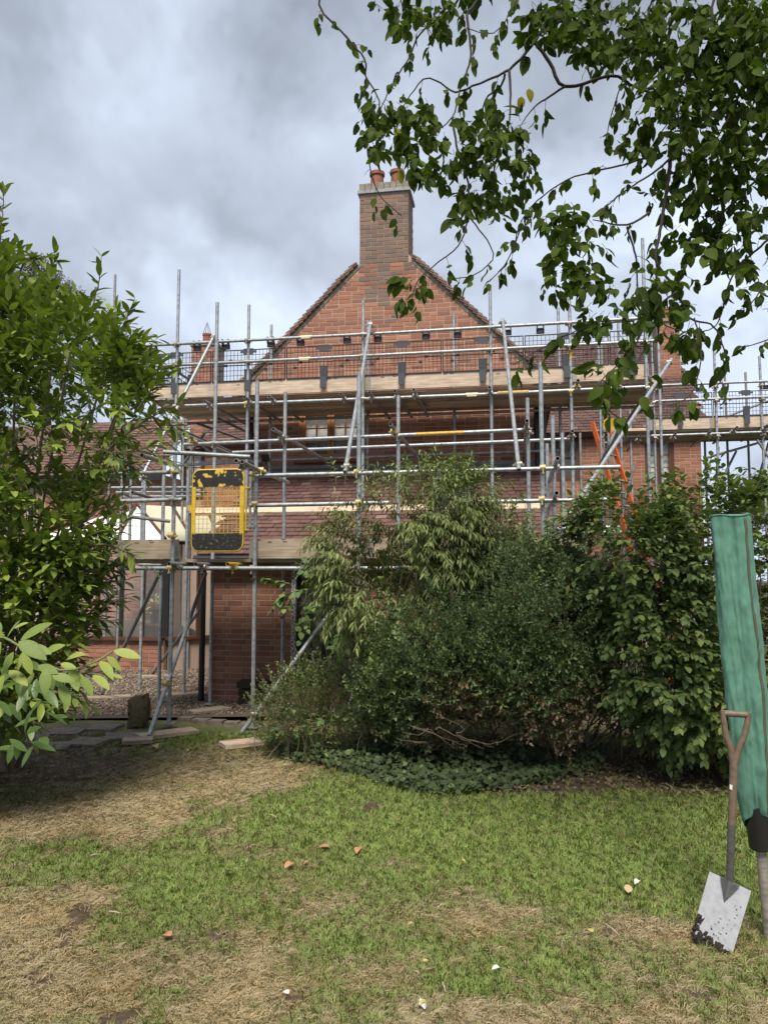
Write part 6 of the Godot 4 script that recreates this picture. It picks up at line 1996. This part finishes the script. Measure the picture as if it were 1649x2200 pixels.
func sprig_mesh(n: int, ln: float, wide: float, tall: float) -> ArrayMesh:    # a short twig with small leaves, along +z
	var mb := MB.new()
	mb.col = Color(0.8, 0.7, 0.6)
	mb.sweep(PackedVector3Array([Vector3.ZERO, Vector3(0.004, 0.004, tall * 0.5), Vector3(0, 0.0, tall)]), PackedFloat32Array([0.0012, 0.001, 0.0006]), 4, false)
	for k in n:
		var t := (k + 1.0) / n
		var a := 2.4 * k
		var d := Vector3(cos(a), sin(a), 0.7).normalized()
		var x := aim(Vector3(0, 0, tall * t), d, Vector3(rnd(-0.5, 0.5), 1, -0.3), 1.0)
		mb.col = Color(1, 1, 1) * rnd(0.8, 1.15)
		var side := x.basis.x * wide * 0.5
		var tip := x.origin + x.basis.z * ln
		var m := x.origin + x.basis.z * ln * 0.45 + x.basis.y * 0.002
		mb.tri(x.origin, m - side, tip, (x.basis.y - x.basis.x * 0.3).normalized())
		mb.tri(x.origin, m + side, tip, (x.basis.y + x.basis.x * 0.3).normalized())
	return mb.mesh()

# ---------------------------------------------------------------- things on the lawn
func make_airer() -> void:
	var foot := GP(1652, 2008)
	var lean := Vector3(-0.055, 1.0, -0.01).normalized()
	var t := thing("rotary_airer", "folded clothes airer under a creased green zipped cover", "clothes airer", foot)
	var pm := MB.new()
	pm.pipe(Vector3(0, -0.05, 0), lean * 1.0, 0.024, 16)
	put("post", pm.mesh(), M["airer tube"], t)
	var y0 := 0.50
	var y1 := y0 + 1.50
	var hub := MB.new()
	hub.sweep(PackedVector3Array([lean * (y0 - 0.11), lean * (y0 - 0.10), lean * (y0 + 0.10)]), PackedFloat32Array([0.04, 0.055, 0.06]), 16)
	put("hub", hub.mesh(), M["black plastic"], t)
	var mb := MB.new()
	var seg := 96
	var rows := 150
	var ax := lean.cross(Vector3(0, 0, 1)).normalized()
	var az := ax.cross(lean)
	var rad := func(h: float, a: float) -> float:
		var r := lerpf(0.094, 0.088, h)
		if h < 0.16: r *= lerpf(0.62, 1.0, pow(h / 0.16, 0.7))
		r *= 1.0 + 0.13 * cos(a * 4.0 + 0.6 + h * 0.8) + 0.04 * cos(a * 2.0)
		var c := cos(a)
		var s := sin(a)
		var lengthways := 1.0 - absf(nz.get_noise_3d(c * 130.0 + 40.0, h * 130.0, s * 130.0)) * 3.2       # long creases
		var slant := 1.0 - absf(nz.get_noise_3d(c * 120.0 + 300.0, h * 700.0 + a * 70.0, s * 120.0)) * 3.2   # short slanting ones
		var sag := nz.get_noise_3d(c * 60.0, h * 500.0, s * 60.0 + 90.0)
		return r + 0.0065 * maxf(lengthways, -0.6) + 0.0035 * maxf(slant, -0.6) + 0.012 * sag
	var pos := func(j: int, s: int) -> Vector3:
		var h := float(j) / rows
		var a := TAU * (s % seg) / seg
		var r: float = rad.call(h, a)
		var y := lerpf(y0 + 0.07 * cos(a - 1.9), y1 + 0.006 * sin(a * 3.0), h)
		return lean * y + (ax * cos(a) + az * sin(a)) * r
	for j in rows + 1:
		for s in seg + 1:
			var p: Vector3 = pos.call(j, s)
			var du: Vector3 = pos.call(j, (s + 1) % seg) - pos.call(j, (s + seg - 1) % seg)
			var dv: Vector3 = pos.call(mini(j + 1, rows), s) - pos.call(maxi(j - 1, 0), s)
			var n := du.cross(dv).normalized()
			if n.dot(p - lean * p.dot(lean)) < 0: n = -n
			mb.vert(p, n)
	for j in rows:
		for s in seg:
			var a := j * (seg + 1) + s
			mb.face(a, a + 1, a + seg + 2); mb.face(a, a + seg + 2, a + seg + 1)
	var k0 := mb.vert(lean * (y1 + 0.012), lean)
	for s in seg + 1:
		var p: Vector3 = pos.call(rows, s)
		mb.vert(p, lean)
	for s in seg:
		mb.face(k0, k0 + 1 + s, k0 + 2 + s)
	var cover := put("cover", mb.mesh(), M["cover cloth"], t)
	# the hem round the top and the zip down the front
	var hem := MB.new()
	var hp := PackedVector3Array()
	for s in seg + 1: hp.append(pos.call(rows, s) * 1.0 + lean * 0.002)
	hem.sweep(hp, taper(hp.size(), 0.0045, 0.0045), 6, false)
	put("hem", hem.mesh(), M["cover cloth"], cover)
	var zip := MB.new()
	var s0 := int(seg * 0.20)
	for side in 2:
		var zp := PackedVector3Array()
		for j in range(2, rows - 1):
			var a := TAU * (s0 + side * 0.9 + 0.6 * sin(j * 0.07)) / seg
			var h := float(j) / rows
			var r: float = rad.call(h, a) + 0.0015
			zp.append(lean * lerpf(y0 + 0.07 * cos(a - 1.9), y1, h) + (ax * cos(a) + az * sin(a)) * r)
		zip.sweep(zp, taper(zp.size(), 0.0042, 0.0042), 5)
	put("zip", zip.mesh(), M["zip tape"], cover)

func make_spade() -> void:
	var low := GP(1527, 2030, 0.01)
	var t := thing("spade", "garden spade with a muddy white blade leaning on the green cover", "spade", low)
	var neck := P(1567, 1893, -low.z + 0.03)
	var topp := P(1580, 1537, -low.z - 0.02)
	var side := Vector3(0.80, 0.02, 0.60).normalized()
	var up := (neck - low).normalized()
	side = (side - up * side.dot(up)).normalized()
	var nn := side.cross(up)
	if nn.z < 0: nn = -nn
	var bl := (neck - low).length()
	var bw := 0.19
	# blade: a slightly dished sheet with thickness
	var mb := MB.new()
	var mud := MB.new()
	var nx := 16
	var ny := 22
	var at := func(i: float, j: float, off: float) -> Vector3:
		var x := i - 0.5
		var y := j
		var w := bw * (0.96 + 0.04 * y)
		var dish := 0.012 * (1.0 - 4.0 * x * x) * (0.4 + 0.6 * y)
		var bot := 0.012 * (1.0 - 4.0 * x * x) * (1.0 - y)
		return side * x * w + up * (y * bl - bot) - nn * dish + nn * off
	for j in ny:
		for i in nx:
			var a: Vector3 = at.call(float(i) / nx, float(j) / ny, 0.0)
			var b: Vector3 = at.call((i + 1.0) / nx, float(j) / ny, 0.0)
			var c: Vector3 = at.call((i + 1.0) / nx, (j + 1.0) / ny, 0.0)
			var d: Vector3 = at.call(float(i) / nx, (j + 1.0) / ny, 0.0)
			mb.quad(a, b, c, d, nn)
			mb.quad(a - nn * 0.0025, b - nn * 0.0025, c - nn * 0.0025, d - nn * 0.0025, -nn)
	for i in nx:
		for e in 2:
			var a: Vector3 = at.call(float(i) / nx, e, 0.0)
			var b: Vector3 = at.call((i + 1.0) / nx, e, 0.0)
			mb.quad(a, b, b - nn * 0.0025, a - nn * 0.0025, up if e else -up)
	for j in ny:
		for e in 2:
			var a: Vector3 = at.call(e, float(j) / ny, 0.0)
			var b: Vector3 = at.call(e, (j + 1.0) / ny, 0.0)
			mb.quad(a, b, b - nn * 0.0025, a - nn * 0.0025, side if e else -side)
	var blade_node := put("blade", mb.mesh(), M["spade steel"], t)
	# caked mud along the edge and spattered flecks
	for k in 300:
		var x := rng.randf()
		var y := pow(rng.randf(), 1.6) * 0.72
		var caked := nz.get_noise_2d(x * 190.0, y * 240.0)
		var edge := 0.17 + 0.10 * caked - 0.10 * x + (0.12 if x < 0.18 else 0.0)
		var r := 0.0
		if y < edge: r = rnd(0.006, 0.012)
		elif rng.randf() < 0.30 and caked > 0.02: r = rnd(0.001, 0.003)
		if r > 0.0: blob(mud, at.call(clampf(x, 0.03, 0.97), y, 0.001), Vector3(r * rnd(0.5, 1.8), r * rnd(0.6, 1.5), 0.0028), 4, 8, 1.3, k)
	put("mud", mud.mesh(), M["wet soil"], blade_node)
	# socket: a flared triangle then a tube
	var top_l := up * bl
	var so := MB.new()
	var tip := up * bl * 0.66 - nn * 0.006
	for s: float in [-1.0, 1.0]:
		var a := top_l + side * 0.045 * s + nn * 0.004
		var m := top_l + nn * 0.026
		so.tri(tip, a, m, (nn + side * s * 0.7).normalized())
	so.quad(top_l - side * 0.045 + nn * 0.004, top_l + side * 0.045 + nn * 0.004, top_l + nn * 0.026, top_l + nn * 0.026, up)
	var dir := (topp - neck).normalized()
	var ln := (topp - neck).length()
	var q := top_l + nn * 0.008
	so.sweep(PackedVector3Array([q - dir * 0.05, q + dir * 0.02, q + dir * ln * 0.30, q + dir * ln * 0.345]), PackedFloat32Array([0.012, 0.0165, 0.0175, 0.0185]), 14)
	put("socket", so.mesh(), M["spade socket"], t)
	var hs := MB.new()
	var d0 := q + dir * ln * 0.33
	var fork := q + dir * ln * 0.72
	hs.sweep(PackedVector3Array([d0, q + dir * ln * 0.5, q + dir * ln * 0.66, fork]), PackedFloat32Array([0.0175, 0.018, 0.019, 0.02]), 14)
	put("shaft", hs.mesh(), M["spade wood"], t)
	var hd := MB.new()
	var gs := Vector3(0.98, -0.10, 0.12).normalized()
	gs = (gs - dir * gs.dot(dir)).normalized()
	var head := q + dir * (ln + 0.005)
	for s: float in [-1.0, 1.0]:
		hd.sweep(smooth(PackedVector3Array([fork - dir * 0.03, fork + dir * 0.06 + gs * 0.018 * s, fork + dir * ln * 0.16 + gs * 0.042 * s, head + gs * 0.056 * s - dir * 0.01, head + gs * 0.057 * s + dir * 0.012])), taper(smooth(PackedVector3Array([fork - dir * 0.03, fork + dir * 0.06 + gs * 0.018 * s, fork + dir * ln * 0.16 + gs * 0.042 * s, head + gs * 0.056 * s - dir * 0.01, head + gs * 0.057 * s + dir * 0.012])).size(), 0.017, 0.0125), 12)
	hd.sweep(PackedVector3Array([head - gs * 0.064, head - gs * 0.03, head + gs * 0.03, head + gs * 0.064]), PackedFloat32Array([0.0125, 0.0145, 0.0145, 0.0125]), 12)
	put("handle", hd.mesh(), M["spade wood"], t)
	var lb := MB.new()
	var c := q + dir * ln * 0.56 + nn * 0.0205
	lb.box(Transform3D(Basis(side, dir, side.cross(dir)), c - side * 0.004), Vector3(0.012, 0.022, 0.001))
	put("label_sticker", lb.mesh(), M["white paint"], t)

func make_litter() -> void:
	var m := leaf(0.095, 0.062, 0.35, 0.35, 6, 0.7)
	for a in [[707, 1820, 0.8, 0], [773, 1820, 0.8, 0], [628, 1853, 0.75, 0], [366, 2011, 0.7, 0], [665, 1850, 0.45, 0]]:
		litter(m, a, [Color(0.50, 0.25, 0.135), Color(0.44, 0.22, 0.12)][rng.randi_range(0, 1)], "curled orange-brown fallen leaf lying on the lawn", "orange fallen leaves on the lawn")
	for a in [[572, 1753, 0.8, 0], [333, 1600, 1.1, 0], [1348, 1918, 0.7, 0], [400, 1610, 0.5, 0]]:
		litter(m, a, Color(0.52, 0.38, 0.22), "curled pale tan fallen leaf lying on the lawn", "tan fallen leaves on the lawn")
	for a in [[1272, 2003, 0.5, 0], [915, 2149, 0.42, 0], [990, 1846, 0.35, 0], [887, 1982, 0.28, 0], [908, 2065, 0.28, 0]]:
		litter(m, a, Color(0.50, 0.42, 0.15), "small yellow fallen leaf lying on the lawn", "yellow fallen leaves on the lawn")
	for a in [[490, 1874, 0.6, 0], [400, 1699, 0.45, 0]]:
		litter(m, a, Color(0.05, 0.035, 0.02), "dark shrivelled fallen leaf lying on the lawn", "dark fallen leaves on the lawn")
	for a in [[1370, 1890, 0.5, 0], [1072, 2077, 0.4, 0], [620, 2135, 0.4, 0]]:
		litter(m, a, Color(0.62, 0.60, 0.56), "scrap of whitish leaf lying on the lawn", "whitish scraps on the lawn")
	for a in [[195, 1838, 215, 1835], [235, 1958, 262, 1962], [1300, 1985, 1330, 2010], [950, 2110, 956, 2130], [390, 1670, 450, 1650]]:
		var mb := MB.new()
		var p := GP(a[0], a[1], 0.012)
		var q := GP(a[2], a[3], 0.012)
		mb.sweep(PackedVector3Array([p, p.lerp(q, 0.5) + Vector3(0, 0.006, 0.008), q]), PackedFloat32Array([0.003, 0.0035, 0.002]), 6)
		lone("twig", mb, M["sole board"], "short pale twig lying on the dry grass", "twig", "twigs on the lawn")
	var fe := MB.new()
	var f0 := GP(900, 2140, 0.015)
	var f1 := GP(912, 2168, 0.015)
	fe.sweep(PackedVector3Array([f0, f1]), PackedFloat32Array([0.0012, 0.0006]), 5)
	var d := (f1 - f0).normalized()
	var sd := d.cross(Vector3.UP)
	for k in 22:
		var t := 0.2 + 0.8 * k / 22.0
		for s: float in [-1.0, 1.0]:
			var b := f0.lerp(f1, t)
			var e := b + (sd * s * 0.8 + d * 0.7) * 0.022 * sin(PI * (0.15 + t * 0.8)) + Vector3(0, 0.004, 0)
			fe.tri(b, b + d * 0.003, e, Vector3.UP)
	lone("feather", fe, M["white paint"], "small downy white feather lying on the lawn", "feather")

func litter(m: ArrayMesh, a: Array, c: Color, label: String, group: String) -> void:
	var g := GP(a[0], a[1], 0.018)
	var mt: StandardMaterial3D = M["dry leaf"].duplicate()
	mt.albedo_color = c.linear_to_srgb()
	mt.vertex_color_use_as_albedo = false
	var o := put(numbered("fallen_leaf"), m, mt, self, aim(g, Vector3(rnd(-1, 1), 0.15, rnd(-1, 1)), Vector3.UP + rvec() * 0.25, a[2]))
	tag(o, label, "leaf", group)

func _ready() -> void:
	rng.seed = 7
	nz.seed = 5
	nz.frequency = 0.01
	nz.fractal_octaves = 3
	HF = Transform3D(Basis(Vector3.UP, deg_to_rad(-YAW)), Vector3(0, 0, -DG))
	make_view()
	make_materials()
	make_ground()
	make_house()
	make_scaffold()
	make_site_things()
	make_plants()
	make_airer()
	make_spade()
	make_litter()
